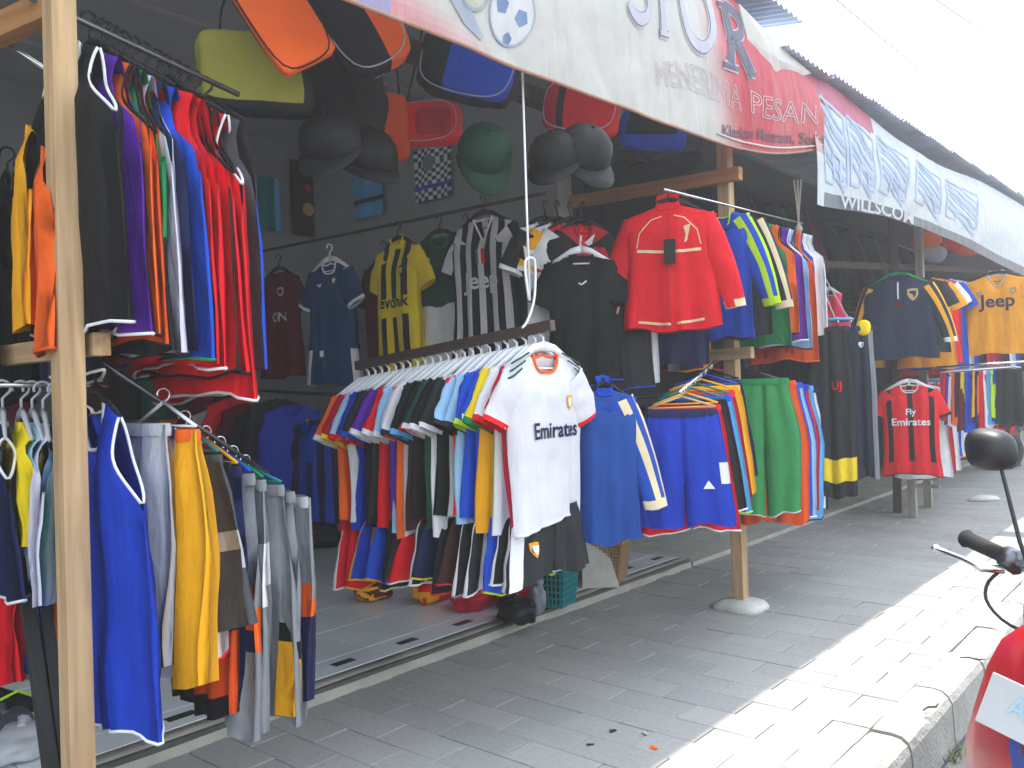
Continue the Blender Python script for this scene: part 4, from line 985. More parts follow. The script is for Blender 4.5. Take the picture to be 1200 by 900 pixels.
shirt('red zipped track jacket with cream piping and black swing tag', p, face(p, -6), 'red', L=drop_to(p, 386) - .075, W=.232, drop=.075, nx=22, nt=16, sleeve='long', neck='zip', trim='red', slend='cream', hem='red', d=.05, hang='black', group=gG, cat='jacket', name='track_jacket',
      slstripe=(9, 10), stripe_c='red',
      prints=[('line', [(-.155,-.235),(.0,-.25),(.155,-.245)], .014, 'cream'), ('line', [(-.155,-.22),(-.14,-.15),(-.08,-.085),(-.03,-.07)], .005, 'cream'), ('line', [(.155,-.22),(.14,-.15),(.08,-.085),(.03,-.07)], .005, 'cream'),
              ('line', [(0,-.05),(0,-.35),(0,-.6)], .006, 'crimson'), ('line', [(-.16,-.585),(-.05,-.6),(0,-.603)], .012, 'cream'), ('line', [(.03,-.60),(.16,-.585)], .012, 'cream'),
              ('poly', [(.075,-.13),(.11,-.12),(.10,-.16),(.09,-.2),(.075,-.21),(.085,-.17)], 'cream')])
rt = bpy.data.objects[-1] if False else None
tagp = p + (CAM - p).normalized() * .075 + Vector((0, 0, -.075 - .235))
o = MB().box((-.028,-.002,-.06),(.028,.002,.06), K['black'], bev=.0015).build('swing_tag', M['plastic']); o.location = tagp; o.rotation_euler = (0, .02, face(p, -4)); tag(o, 'black card swing tag on the front of the red jacket', 'tag')
MB().tube([(0, 0, .06), (.004, 0, .12), (.0, .012, .19)], .0012, 4, K['black']).build('string', M['plastic'], o)
g0 = at_x(808, 222, p.x); g1 = at_x(925, 258, p.x - .05)
row(g0, g1, [
    T(shirt, 'royal blue jacket with lime stripes behind the red jacket', base='royal', sleeve='long', slend='lime', slstripe=(6, 8), stripe_c='lime', bot=398, at=.22, trim='lime', sl='royal'),
    T(shirt, 'dark grey jacket with cream cuff behind the red jacket', base='charcoal', sleeve='long', slend='cream', bot=396, at=.36, slstripe=(7,), stripe_c='cream'),
    T(shirt, 'green vest hanging behind the footed timber post', base='green', bot=408, at=.50, W=.23),
    T(shirt, 'orange vest with purple back beside the green vest', base='orange', bot=392, at=.64, pat=halves(K['purple'], K['orange']), trim='black'),
    T(shirt, 'purple vest with white trim beside the orange vest', base='purple', trim='white', bot=404, at=.74),
    T(shirt, 'pale blue vest with dark trim below the orange vest', base='ltblue', trim='black', bot=408, at=.80),
    T(shirt, 'long orange vest right of the purple vest', base='dkorange', bot=424, at=.86, trim='orange'),
    T(shirt, 'royal blue vest with white side beside the hanging ropes', base='royal', bot=396, at=.95, pat=sides(K['royal'], K['white'], .8)),
    T(shirt, 'white vest with blue front beside the hanging ropes', base='white', bot=388, at=1.03, pat=lambda x, t, fr: K['royal'] if x < .35 else K['white']),
], R(6), jit=6, group=gG, sleeve=None, neck='tank', W=.2, hang=None, drop=.06, d=.03)
for k, (px, py, D_, c, nm) in enumerate(((905,402,5.35,'crimson','crimson'), (915,404,5.45,'gold','yellow'), (800,392,4.8,'dkgreen','dark green'))):
    p = at_d(px, py - 40, D_); shirt(nm + ' vest hem showing under the coloured vests by the post', p, face(p, 0), c, L=drop_to(p, 418 - 4*k), W=.13, drop=0, hang=None, sleeve=None, neck='round', cat='vest', name='sports_vest')
# blue jacket and shorts below
p = at_d(707, 446, 3.56)
shirt('blue track jacket with cream sleeve stripes hanging beside hanging shorts', p, face(p, 14), 'royal', L=drop_to(p, 634) - .03, W=.135, drop=.03, nx=16, nt=14, sleeve='long', neck='zip', slend='cream', trim='royal', slstripe=(6, 8), stripe_c='cream', hang='black', group=gG, cat='jacket', name='track_jacket',
      pat=lambda x, t, fr: hx('1e50a8', .8), sl=hx('1e50b8', .85))
gH = 'shorts on the chrome arm'
h0, h1 = at_d(798, 458, 3.72), at_d(838, 424, 4.55)
rod('clothes_rail', 'chrome arm with clip hangers of shorts below the crosspiece', h0 + (h0 - h1) * .04, h1 + (h1 - h0) * .05, .007, M['chrome'])
row(h0, h1, [
    T(shorts, 'royal blue football shorts with white side flashes and small logo', base='blue', bot=616, at=.0, W=.185, flare=.16, nx=9, hang='tan', band='navy', nt=11,
      pat=lambda x, t, fr: K['white'] if abs(x) > .82 and .42 < t < .64 else K['blue'], prints=[('poly', [(.075,-.34),(.125,-.34),(.1,-.305)], 'white')]),
    T(shorts, 'red shorts with white hem just behind the royal blue shorts', base='red', trim='white', bot=621, at=.10, hang='yellow', W=.185),
    T(shorts, 'black shorts with small white logo behind the red shorts', base='black', bot=600, at=.24, hang='teal', trim='white'),
    T(shorts, 'bright blue shorts with pale green hem behind the black shorts', base='royal', trim='lime', pat=sides(K['royal'], K['sky'], .8), bot=598, at=.38, hang='green'),
    T(shorts, 'red shorts with gold side behind the bright blue shorts', base='red', pat=sides(K['red'], K['crimson'], .75), bot=582, at=.52, hang='yellow'),
    T(shorts, 'yellow shorts hanging in front of the green shorts', base='gold', bot=580, at=.68, hang='blue', W=.2),
    T(shorts, 'navy shorts at the far end of the chrome arm', base='navy', bot=560, at=.86, hang='black', W=.18),
], face(h0, 10), jit=4, group=gH, W=.195, d=.03, drop=.085, flare=.2)
k0, k1 = at_d(893, 438, 4.62), at_d(932, 450, 5.5)
rod('clothes_rail', 'dark arm carrying the green shorts behind the footed post', k0 + (k0 - k1) * .06, k1, .008, M['blacksteel'])
row(k0, k1, [
    T(shorts, 'large green shorts with pale hem beside the footed post', base='green', trim='ltgrey', bot=602, W=.165, flare=.3, at=0, nx=9, pat=lambda x, t, fr: hx('3c9a58', .8)),
    T(shorts, 'orange shorts showing under the green shorts', base='dkorange', bot=612, at=.22),
    T(shorts, 'royal blue shorts with white piping behind the green shorts', base='royal', trim='white', bot=604, at=.42, pat=sides(K['royal'], K['ltblue'], .86)),
    T(shorts, 'deep blue shorts with red side behind the green shorts', base='blue', bot=596, at=.62, pat=sides(K['blue'], K['crimson'], .88)),
    T(shorts, 'sky blue shorts with navy hem behind the green shorts', base='sky', trim='navy', bot=610, at=.80),
    T(shorts, 'navy shorts with white side stripes next to black trousers', base='navy', bot=598, at=1.0, pat=lambda x, t, fr: K['white'] if .78 < abs(x) < .9 else K['navy']),
], face(k0, 12), jit=4, group=gH, W=.17, drop=.03, flare=.28)
# ------------------------------------------------------------------ black trousers on a hung blue rack
gI = 'trousers on the hung blue rack'
rc = at_d(964, 376, 5.6); ra = face(rc)
ux = Vector((math.cos(ra), math.sin(ra), 0)); uy = Vector((-math.sin(ra), math.cos(ra), 0))
root = empty('hung_rack', 'blue oval clothes rack hung on pale ropes over black trousers', 'rack', rc)
ov = [ux * (.18 * math.cos(a)) + uy * (.10 * math.sin(a)) for a in [2*math.pi*k/28 for k in range(28)]]
MB().tube(ov, .011, 8, closed=True).build('rail_loop', M['bluesteel'], root, True)
top = at_d(936, 268, 5.55) - rc
for k in (2, 9, 16, 23): MB().tube([ov[k], lerp(ov[k], top, .5) + Vector((0,0,-.01)), top], .004, 5).build('rope', M['rope'], root)
for k in range(3): MB().tube([top, top + Vector((0,0,.06)), top + Vector((.02*(k-1), .01*k, .32))], .006, 5).build('rope', M['rope'], root)
m = MB(); m.lathe([(.002,-.03),(.022,-.015),(.026,.0),(.018,.02),(.004,.035)], 9, None, tuple(top)); m.build('knot', M['rope'], root, True)
for i in range(9):                        # clips round the loop
    a = 2*math.pi*(i+.5)/9; c = ux*(.18*math.cos(a)) + uy*(.10*math.sin(a)); MB().tube([c+Vector((0,0,.014)), c+Vector((.004,0,-.02)), c+Vector((-.008,0,-.045)), c+Vector((0,.008,-.06))], .004, 5).build('clip', M['chrome'], root)
pl = [('plain black', 'black', None, 568, -.95), ('dark grey green', 'charcoal', None, 572, -.7), ('black with grey seams', 'black', None, 560, -.4), ('charcoal grey', 'charcoal', None, 576, -.1), ('off black', 'black', None, 570, .2)]
for nm, c, pt, bt, s in pl:
    p = rc + ux*(.22*s - .03) + uy*(.05*math.sin(s*9)+.05) + Vector((0,0,-.06)); cc = tuple(v*(.8+.5*abs(s)) for v in K[c])
    pants(nm + ' trousers on the hung blue rack', p, ra + R(20*s), cc, L=drop_to(p, bt), W=.125, drop=0, group=gI, d=.04)
p = rc + ux*.03 - uy*.11 + Vector((0,0,-.05))
pants('black trousers with red logo and a broad yellow band below', p, ra, hx('26262a'), L=drop_to(p, 582), W=.145, drop=0, group=gI, nt=22, nx=8, flare=.1, split=.004, prints=[('text', 'UJ', .04, -.40, .07, 'red')],
      pat=lambda x, t, fr: K['yellow'] if .79 < t < .905 else hx('26262a'))
p = rc + ux*.22 + Vector((0,0,-.05))
pants('navy track trousers with white emblem and pale side stripe', p, ra + R(15), 'navy', L=drop_to(p, 560), W=.10, drop=0, group=gI, prints=[('badge', 0, -.12, .03, 'navy', 'white')], pat=lambda x, t, fr: K['grey'] if x > .55 else hx('1c2436'))
o = MB(); vs, fs, cs = soft_box(.045, .02, .05, 2.4, 5, K['yellow'], seed=4); o.add(vs, fs, cs); o = o.build('yellow_mitten', M['bagcloth'], None, True); o.location = at_d(1012, 384, 5.5); tag(o, 'small yellow cloth pouch hung at the blue rack', 'pouch')
# white block of concrete and dark board under the trousers
o = MB().box((-.11,-.10,0),(.11,.10,.16), bev=.012).build('concrete_block', M['concrete_white']); o.location = at_z(916, 612, 0); o.rotation_euler = (0,0,.5); tag(o, 'white concrete block on the pavement under the green shorts', 'block')
o = beam_mesh(at_z(957, 604, 0), at_z(957, 604, 0) + Vector((0,0,.5)), .1, .06, M['wood_black'], 'timber_post'); tag(o, 'black stall leg on the pavement behind the concrete block', 'post')
# ------------------------------------------------------------------ second stall
gJ = 'sportswear at the second stall'
beam('timber_beam', 'dark timber post in the second stall above the navy jacket', at_d(1052, 620, 8.1), at_d(1046, 238, 8.1), .07, .07, M['wood_dark'])
beam('timber_beam', 'dark timber rail behind the navy jacket collar', at_d(945, 309, 7.1), at_d(1180, 318, 10.2), .04, .06, M['wood_dark'])
p = at_d(970, 340, 5.9); shirt('dusky red sleeveless top above the hung blue rack', p, face(p), 'pink', L=drop_to(p, 452), W=.14, drop=.0, sleeve=None, neck='tank', hang='grey', group=gJ, cat='vest', name='sports_vest')
p = at_d(1052, 320, 7.05)
shirt('navy track jacket with round crest and gold shoulder stripes', p, face(p, -4), 'navy', L=drop_to(p, 418), W=.28, drop=.02, nx=16, sleeve='long', neck='zip', slstripe=(6, 8), stripe_c='gold', hang='green', slend='white', group=gJ, cat='jacket', name='track_jacket', d=.05,
      pat=lambda x, t, fr: hx('1d2844'), sl=hx('1d2844'), prints=[('badge', .11, -.17, .08, 'navy', 'tan'), ('line', [(0,-.06),(0,-.2)], .012, 'white'), ('poly', [(-.03,-.27),(.03,-.27),(.03,-.23),(-.03,-.23)], 'maroon')])
r0, r1 = at_d(1066, 318, 7.3), at_d(1112, 322, 8.8)
row(r0, r1, [
    T(shirt, 'charcoal jacket behind the navy crest jacket', base='charcoal', bot=412, at=.15),
    T(shirt, 'orange shirt with blue hem behind the navy jacket', base='amber', hem='royal', bot=432, at=.32),
    T(shirt, 'red shirt with white sleeves beside the navy jacket', base='red', sl='white', slend='navy', bot=424, at=.5),
    T(shirt, 'bright blue shirt with orange hem beside the navy jacket', base='royal', hem='amber', bot=434, at=.66),
    T(shirt, 'white and red shirt beside the orange Jeep jersey', base='white', sl='red', bot=416, at=.8),
    T(shirt, 'grey long shirt left of the orange Jeep jersey', base='grey', bot=414, at=1.0),
], face(r0, 8), jit=5, group=gJ, W=.24, hang=None, drop=.03)
p = at_d(1168, 318, 8.15)
shirt('orange yellow jersey with dark Jeep lettering in the second stall', p, face(p, -4), 'amber', L=drop_to(p, 414), W=.285, drop=.01, nx=20, nt=14, neck='v', trim='ltgrey', sl='amber', slend='white', hang='black', group=gJ, prints=[('text', 'Jeep', 0, -.33, .17, 'navy'), ('badge', .13, -.19, .05, 'amber', 'grey'), ('badge', -.15, -.2, .04, 'amber', 'grey')])
# striped red and black jersey in front, on a low stand
p = at_d(1065, 448, 7.2)
shirt('red and black striped jersey with white collar on low stand', p, face(p, 4), 'red', L=drop_to(p, 556), W=.225, drop=.0, nx=22, nt=14, trim='white', sl='red', slend='black', slstripe=(4, 5), stripe_c='black', hem='black', hang='white', group=gJ, d=.05,
      pat=lambda x, t, fr: K['red'] if t > .85 or abs(x) > .93 else (K['black'] if int((x + 1) / 2 * 11) % 4 == 1 or int((x + 1) / 2 * 11) % 4 == 3 and abs(x) < .2 else K['red']) if int((x+1)/2*11) != 5 else K['black'],
      prints=[('text', 'Fly', 0, -.27, .07, 'white'), ('text', 'Emirates', 0, -.36, .085, 'white')])
s0, s1 = at_d(1074, 446, 7.4), at_d(1112, 440, 8.8)
row(s0, s1, [
    T(shirt, 'white kit behind the red and black striped jersey', base='white', sl='red', bot=560, at=.1),
    T(shirt, 'crimson jersey with blue badge behind the striped jersey', base='crimson', sl='royal', slend='red', bot=556, at=.25),
    T(shirt, 'white and red kit behind the crimson jersey', base='white', sl='red', bot=552, at=.4, pat=vstripes(K['white'], K['red'], 5)),
    T(shirt, 'green and blue kit on the low stand', base='royal', sl='dkgreen', slend='white', bot=536, at=.52),
    T(shirt, 'bright blue kit with white stripes on the low stand', base='royal', sl='sky', slend='white', bot=532, at=.63, pat=vstripes(K['royal'], K['white'], 12)),
    T(shirt, 'white and sky blue kit on the low stand', base='white', sl='sky', bot=530, at=.73),
    T(shirt, 'yellow kit with red hem on the low stand', base='yellow', sl='gold', hem='red', bot=536, at=.84),
    T(shirt, 'pale kit with red and violet edges on the low stand', base='white', sl='purple', bot=516, at=.95, trim='red'),
], face(s0, 12), jit=5, group=gJ, W=.22, hang=None, drop=.02)
root = empty('low_stand', 'weathered grey timber post with short crossbars under the red and black jersey', 'stand', at_z(1070, 606, 0))
MB().box((-.035,-.035,0),(.035,.035,.45), bev=.004).build('leg', M['wood_grey'], root)
for zz in (.36, .29): MB().box((.036,-.02,zz-.015),(.24,.02,zz+.015), bev=.003).build('crossbar', M['wood_grey'], root)
# rack of many small shorts further on
t0, t1 = at_y(1112, 434, 8.0), at_y(1192, 428, 8.0)
rod('clothes_rail', 'thin chrome rail over the long rack of coloured shorts', t0 + Vector((-.1,0,.03)), t1 + Vector((.2,0,.03)), .01, M['chrome'])
cl = ['crimson', 'red', 'purple', 'white', 'orange', 'navy', 'maroon', 'yellow', 'royal', 'blue', 'gold', 'navy', 'orange', 'red', 'white', 'sky', 'lime', 'blue', 'charcoal', 'charcoal', 'black']
names = {'royal': 'bright blue', 'blue': 'deep blue', 'gold': 'golden', 'sky': 'sky blue', 'lime': 'lime green'}; cnt = {}
for i, c in enumerate(cl):
    p = lerp(t0, t1, i / (len(cl) - 1) * .93); cnt[c] = cnt.get(c, 0) + 1
    pants(('%s trousers between %s and %s pairs on the long rack' % (names.get(c, c), names.get(cl[i-1], cl[i-1]), names.get(cl[i+1], cl[i+1]))) if 0 < i < len(cl)-1 else '%s trousers at the end of the long rack' % c, p, R(58 + random.uniform(-8, 8)), c, L=drop_to(p, 492 + random.uniform(-8, 12)), W=.11, drop=.03, group='trousers on the long rack', nt=5, nx=3, d=.02, hang='grey')
# further garments filling the deeper stalls
gK = 'garments on the back rails of the far stalls'
rod('clothes_rail', 'long back rail in the shade of the far stalls', (-3.75, 4.9, 2.12), (-3.75, 20, 2.12), .012, M['blacksteel'])
rod('clothes_rail', 'low back rail in the shade of the far stalls', (-3.7, 4.9, 1.2), (-3.7, 20, 1.2), .012, M['blacksteel'])
cs_ = ['charcoal', 'navy', 'maroon', 'black', 'dkgreen', 'charcoal', 'brown', 'navy', 'crimson', 'black', 'grey', 'navy', 'blue', 'red', 'white', 'gold']
nm2 = {'dkgreen': 'dark green', 'crimson': 'crimson'}
for i in range(34):
    yy = 4.95 + .20 * i if i < 20 else 9.0 + .5 * (i - 20); c = cs_[(i * 7) % 16]; c_a, c_b = [nm2.get(q, q) for q in (cs_[(i * 7 - 7) % 16], cs_[(i * 7 + 7) % 16])]
    shirt('%s shirt between %s and %s ones on the high back rail' % (nm2.get(c, c), c_a, c_b), Vector((-3.75, yy, 2.12)), R(40), c, L=.66, W=.22, hang=None, group=gK, nx=6, nt=5, drop=.05)
    c = cs_[(i * 5 + 3) % 16]; c_a, c_b = [nm2.get(q, q) for q in (cs_[(i * 5 - 2) % 16], cs_[(i * 5 + 8) % 16])]
    shirt('%s shirt between %s and %s ones on the low back rail' % (nm2.get(c, c), c_a, c_b), Vector((-3.7, yy + .07, 1.2)), R(40), c, L=.62, W=.22, hang=None, group=gK, nx=6, nt=5, drop=.05)
gM = 'dark jackets added to darken the second stall'  # jackets and rail added to darken the stall's pale interior
rod('clothes_rail', 'added top rail of dark jackets darkening the second stall', (-3.1, 4.75, 2.86), (-3.1, 12, 2.86), .012, M['blacksteel'])
for i in range(22):
    q8 = ['charcoal', 'navy', 'black', 'maroon', 'olive', 'dkgreen', 'grey', 'brown']; c, c_a, c_b = [q8[((i + e) * 3) % 8] for e in (0, -1, 1)]; c = c if c not in ('olive', 'grey') else 'black'; c_a, c_b = [nm2.get({'olive': 'black', 'grey': 'black'}.get(q, q), {'olive': 'black', 'grey': 'black'}.get(q, q)) for q in (c_a, c_b)]
    shirt('%s jacket between %s and %s ones on the top rail of second stall' % (nm2.get(c, c), c_a, c_b), Vector((-3.1 - .05 * (i % 2), 4.85 + .30 * i, 2.86)), R(30), c, L=.72, W=.24, sleeve='long', hang=None, group=gM, nx=6, nt=5, drop=.04, cat='jacket', name='added_dark_jacket')
# rows continuing along the pavement past the rack
gL = 'shirts hung along the far pavement'
for i in range(14):
    p = Vector((-2.45, 9.0 + .32 * i, 2.0)); c = ['red', 'crimson', 'maroon', 'navy', 'white', 'royal', 'black'][i % 7]
    shirt('%s shirt hung at the front of the farthest stalls' % ('bright blue' if c == 'royal' else c), p, R(20), c, L=.66, W=.22, hang=None, group=gL, nx=6, nt=6, drop=.05)
    p = Vector((-2.45, 9.1 + .32 * i, 1.25)); c = ['maroon', 'charcoal', 'crimson', 'black', 'red', 'navy', 'grey'][i % 7]
    pants('%s trousers hung at the front of the farthest stalls' % c, p, R(20), c, L=.7, W=.18, group=gL, nt=5, nx=3, drop=.05)
rod('clothes_rail', 'high front rail of the farthest stalls', (-2.45, 8.8, 2.0), (-2.45, 13.5, 2.0), .012, M['steel'])
rod('clothes_rail', 'low front rail of the farthest stalls', (-2.45, 8.8, 1.25), (-2.45, 13.5, 1.25), .012, M['steel'])
beam('timber_post', 'weathered timber post at the front of the farthest stalls', (-2.4, 9.0, 0), (-2.4, 9.0, 2.9), .07, .07, M['wood_grey'])
beam('timber_post', 'weathered timber post at the end of the farthest rails', (-2.4, 13.4, 0), (-2.4, 13.4, 2.9), .07, .07, M['wood_grey'])
for k, (px, py, c, nm) in enumerate(((1085, 280, 'orange', 'orange'), (1112, 284, 'red', 'red'), (1130, 290, 'orange', 'bright orange'), (1090, 296, 'silver', 'pale grey'), (1165, 300, 'dkorange', 'dull orange'))):
    vs, fs, cc = soft_box(.17, .09, .10, 3.2, 5, K[c], seed=k); o = MB().add(vs, fs, cc).build('kit_bag', M['bagcloth'], None, True); o.location = at_x(px, py, -2.75); o.rotation_euler = (.1, .1*k, .5)
    tag(o, nm + ' kit bag hung under the tarpaulin of the second stall', 'bag')
    MB().tube([(-.1,0,.09),(-.06,0,.2),(0,0,.26),(.06,0,.2),(.1,0,.09)], .01, 5, K['black']).build('strap', M['bagcloth'], o)

# ------------------------------------------------------------------ bags and caps hung under the shop front
def bag(name, label, px, py, X, w, h, dpt, rot, colf, piping=None, p=5, strap=True, cat='bag', lump=.05, seed=0, tilt=0, pocket=None):
    loc = at_x(px, py, X); root = empty(name, label, cat, loc, face(loc, rot)); root.rotation_euler = (0, R(tilt), face(loc, rot))
    vs, fs, cs = soft_box(w/2, dpt/2, h/2, p, 9, colf, seed=seed, lump=lump); MB().add(vs, fs, cs).build('body', M['bagcloth'], root, True)
    if piping is not None:
        n = 40
        for s in (-1, 1):
            pts = []
            for k in range(n):
                a = 2*math.pi*k/n; c_, s_ = math.cos(a), math.sin(a); l = (abs(c_)**p + abs(s_)**p + .82**p) ** (1/p); pts.append((w/2*c_/l*1.005, s*dpt/2*.82/l*1.005, h/2*s_/l*1.005))
            MB().tube(pts, .003, 5, piping, closed=True).build('piping', M['bagcloth'], root, True)
    if pocket:
        vs, fs, cs = soft_box(w/2*pocket[0], dpt*.12, h/2*pocket[1], 6, 5, pocket[2], seed=seed+1, lump=.02); m = MB().add([v + Vector((pocket[3]*w/2, -dpt/2*.98, pocket[4]*h/2)) for v in vs], fs, cs); m.build('pocket', M['bagcloth'], root, True)
    if strap:
        for s in (-1, 1): MB().tube([(s*w*.3, 0, h*.42), (s*w*.26, .01, h*.8), (s*w*.1, .01, h*.5+.25), (0, .01, h*.5+.42)], .012, 6, K['black'], flat=.35).build('strap', M['bagcloth'], root, True)
    return root
bag('shoulder_bag', 'olive green cloth bag with black base under the ceiling', 300, 88, -2.62, .39, .28, .12, 8, lambda c: K['olive'] if c.z > -.72 and c.x < .82 else K['black'], p=7, tilt=-2, seed=1)
bag('shoulder_bag', 'orange and black shoulder bag closest to the upper vest rail', 322, 8, -2.36, .21, .42, .05, 6, lambda c: K['orange'] if c.x < .93 else K['black'], tilt=-32, p=11, lump=.015, seed=2, piping=K['black'])
bag('shoulder_bag', 'black shoulder bag with white piping and orange end under banner', 412, 16, -2.42, .27, .46, .16, 4, lambda c: K['orange'] if c.x > .30 and c.y < .5 else K['black'], piping=K['ltgrey'], tilt=-30, p=6, seed=3)
bag('duffel_bag', 'large black cloth bag hanging among the caps', 408, 116, -2.75, .30, .40, .2, 10, lambda c: K['black'], seed=4, lump=.16, p=3.2, strap=False)
bag('shoulder_bag', 'red duffel bag with white piping hanging behind the black caps', 500, 146, -3.0, .34, .20, .16, -14, lambda c: K['red'], piping=K['ltgrey'], seed=5, pocket=(.5, .6, K['crimson'], .3, -.1))
bag('shoulder_bag', 'orange red drawstring bag behind the black cap pile', 455, 150, -3.1, .2, .32, .1, -10, lambda c: K['dkorange'], seed=6)
bag('shoulder_bag', 'black bag with bright blue front and white piping under banner', 552, 74, -2.42, .40, .31, .17, -8, lambda c: K['royal'] if c.y < -.55 and c.x > -.45 else K['black'], piping=K['ltgrey'], tilt=17, p=7, seed=7)
bag('shoulder_bag', 'red bag with black strap and white piping under banner', 682, 128, -2.42, .37, .24, .15, -12, lambda c: K['red'] if c.y < -.5 and c.x > -.35 or c.x > .8 else (K['crimson'] if c.x < -.55 else K['black']), piping=K['ltgrey'], tilt=10, p=6, seed=8)
bag('shoulder_bag', 'blue and black bag hanging beside the red bag under banner', 766, 152, -2.45, .36, .22, .14, -10, lambda c: K['black'] if abs(c.x) < .75 and c.z > -.45 and c.y < 0 else K['royal'], tilt=8, p=6, seed=9)
bag('long_bag', 'long black padded bag lying above the orange brown beam', 766, 203, -2.8, .66, .13, .18, -20, lambda c: K['black'], tilt=-8, p=3.2, seed=10, strap=False)
def cap(label, px, py, D, r, c, rot, tilt):
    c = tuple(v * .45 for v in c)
    loc = at_d(px, py, D); root = empty('cap', label, 'cap', loc); root.rotation_euler = (R(tilt), 0, face(loc, rot))
    MB().lathe([(r*.98, -.02), (r, 0), (r*.97, r*.3), (r*.85, r*.6), (r*.6, r*.85), (r*.3, r*.97), (.004, r)], 18, c).build('crown', M['bagcloth'], root, True)
    vs = []; n = 12
    for zz in (0, .006):
        for k in range(n + 1):
            a = math.pi + math.pi * k / n; vs.append((r*.97*math.cos(a), r*.97*math.sin(a), -.016 + zz)); vs.append((r*1.02*math.cos(a), r*1.85*math.sin(a), -.03 + zz))
    q = 2*(n+1); fs = []
    for k in range(n):
        a = 2*k; fs += [(a, a+1, a+3, a+2), (q+a, q+a+2, q+a+3, q+a+1), (a+1, q+a+1, q+a+3, a+3)]
    MB().add(vs, fs, c).build('brim', M['bagcloth'], root, True)
    MB().lathe([(.001, r+.01), (.008, r+.007), (.009, r-.002)], 8, c).build('button', M['bagcloth'], root, True)
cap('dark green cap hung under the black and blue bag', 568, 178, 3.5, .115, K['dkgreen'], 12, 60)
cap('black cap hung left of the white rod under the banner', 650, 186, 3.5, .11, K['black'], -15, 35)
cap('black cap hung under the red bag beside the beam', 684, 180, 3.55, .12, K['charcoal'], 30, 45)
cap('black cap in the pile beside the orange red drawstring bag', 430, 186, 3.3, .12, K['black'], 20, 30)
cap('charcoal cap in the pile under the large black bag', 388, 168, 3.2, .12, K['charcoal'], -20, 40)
# towels and scarves on the walls
def cloth_on_wall(name, label, c, w, h, normal_y, colf, prints=()):
    root = empty(name, label, 'towel', c, 0 if normal_y else R(90))
    vs = []; nx, nz = 10, 14
    for s in (-1, 1):
        for j in range(nz+1):
            for i in range(nx+1): vs.append(((i/nx-.5)*w, s*.004 + .01*math.sin(i*.9+j*.15) - .02, -j/nz*h))
    q = (nx+1)*(nz+1); fs = []; cs = []
    for si in (0, 1):
        for j in range(nz):
            for i in range(nx): a = si*q+j*(nx+1)+i; fs.append((a, a+1, a+nx+2, a+nx+1)); cs.append(colf((i+.5)/nx, (j+.5)/nz))
    m = MB().add(vs, fs, cs); m.build('cloth', M['fabric'], root, True)
    for (x, z, s_, c_) in prints:
        v, f = disc(x, z, s_, 18); MB().add([(a, -.042, b) for a, b in v], f, c_).build('print', M['fabric'], root)
def shade(c, k): return tuple(v*k for v in K[c])
cloth_on_wall('club_towel', 'dark maroon towel with golden crest on the back wall', at_x(356, 190, WX + .03), .30, .62, False, lambda x, t: K['charcoal'] if x < .15 or x > .85 else K['brown'], [(0, -.4, .055, K['tan']), (0, -.22, .03, K['crimson'])])
cloth_on_wall('club_towel', 'sky blue towel with round face print on the side wall', at_y(432, 176, PY - .03), .36, .52, True, lambda x, t: K['navy'] if .72 < t < .82 else K['sky'], [(-.04, -.14, .075, K['brown'])])
cloth_on_wall('club_towel', 'teal blue towel half hidden by the red vests', at_x(312, 208, WX + .03), .2, .42, False, lambda x, t: K['teal'] if x < .8 else K['sky'])
cloth_on_wall('club_scarf', 'white and black checked scarf with blue band on side wall', at_y(508, 172, PY - .03), .38, .38, True, lambda x, t: K['royal'] if .7 < t < .82 else (K['white'] if (int(x*10)+int(t*12)) % 2 else K['dkgrey']), [(-.02, -.12, .06, K['grey'])])
# ------------------------------------------------------------------ things standing on the floor
def crate(label, name, c, w, d_, h, col_, rz, taper=.82, nv=9, nh=6):
    root = empty(name, label, 'basket', c, rz)
    def P(sx, sy, t): k = taper + (1-taper)*t; return Vector((sx*w/2*k, sy*d_/2*k, h*t))
    for sx0, sy0, sx1, sy1 in ((-1,-1,1,-1), (1,-1,1,1), (1,1,-1,1), (-1,1,-1,-1)):
        for k in range(nv):
            u = (k+.5)/nv; a = P(sx0+(sx1-sx0)*u, sy0+(sy1-sy0)*u, .04); b = P(sx0+(sx1-sx0)*u, sy0+(sy1-sy0)*u, .97); MB().tube([a, b], .0055, 4, col_).build('upright', M['plastic'], root)
    for k in range(nh):
        t = (k+.5)/nh; MB().tube([P(-1,-1,t), P(1,-1,t), P(1,1,t), P(-1,1,t)], .0065, 4, col_, closed=True).build('hoop', M['plastic'], root)
    MB().tube([P(-1,-1,1), P(1,-1,1), P(1,1,1), P(-1,1,1)], .014, 6, col_, closed=True).build('rim', M['plastic'], root)
    MB().box((-w/2*taper, -d_/2*taper, .002), (w/2*taper, d_/2*taper, .014), col_).build('base', M['plastic'], root)
    vs, fs, cs = soft_box(w*.42, d_*.42, h*.40, 3, 5, K['charcoal'], seed=3, lump=.15); MB().add([v + Vector((0,0,h*.55)) for v in vs], fs, cs).build('contents', M['bagcloth'], root, True)
crate('green plastic lattice basket at the floor edge under white jersey', 'lattice_basket', at_z(664, 712, FZ) + Vector((-.12, .02, 0)), .26, .22, .22, K['teal'], .2)
crate('brown woven basket behind the green lattice basket', 'woven_basket', at_z(728, 684, FZ) + Vector((-.14,.02,0)), .30, .26, .26, shade('tan', .55), .35, .78, 14, 12)
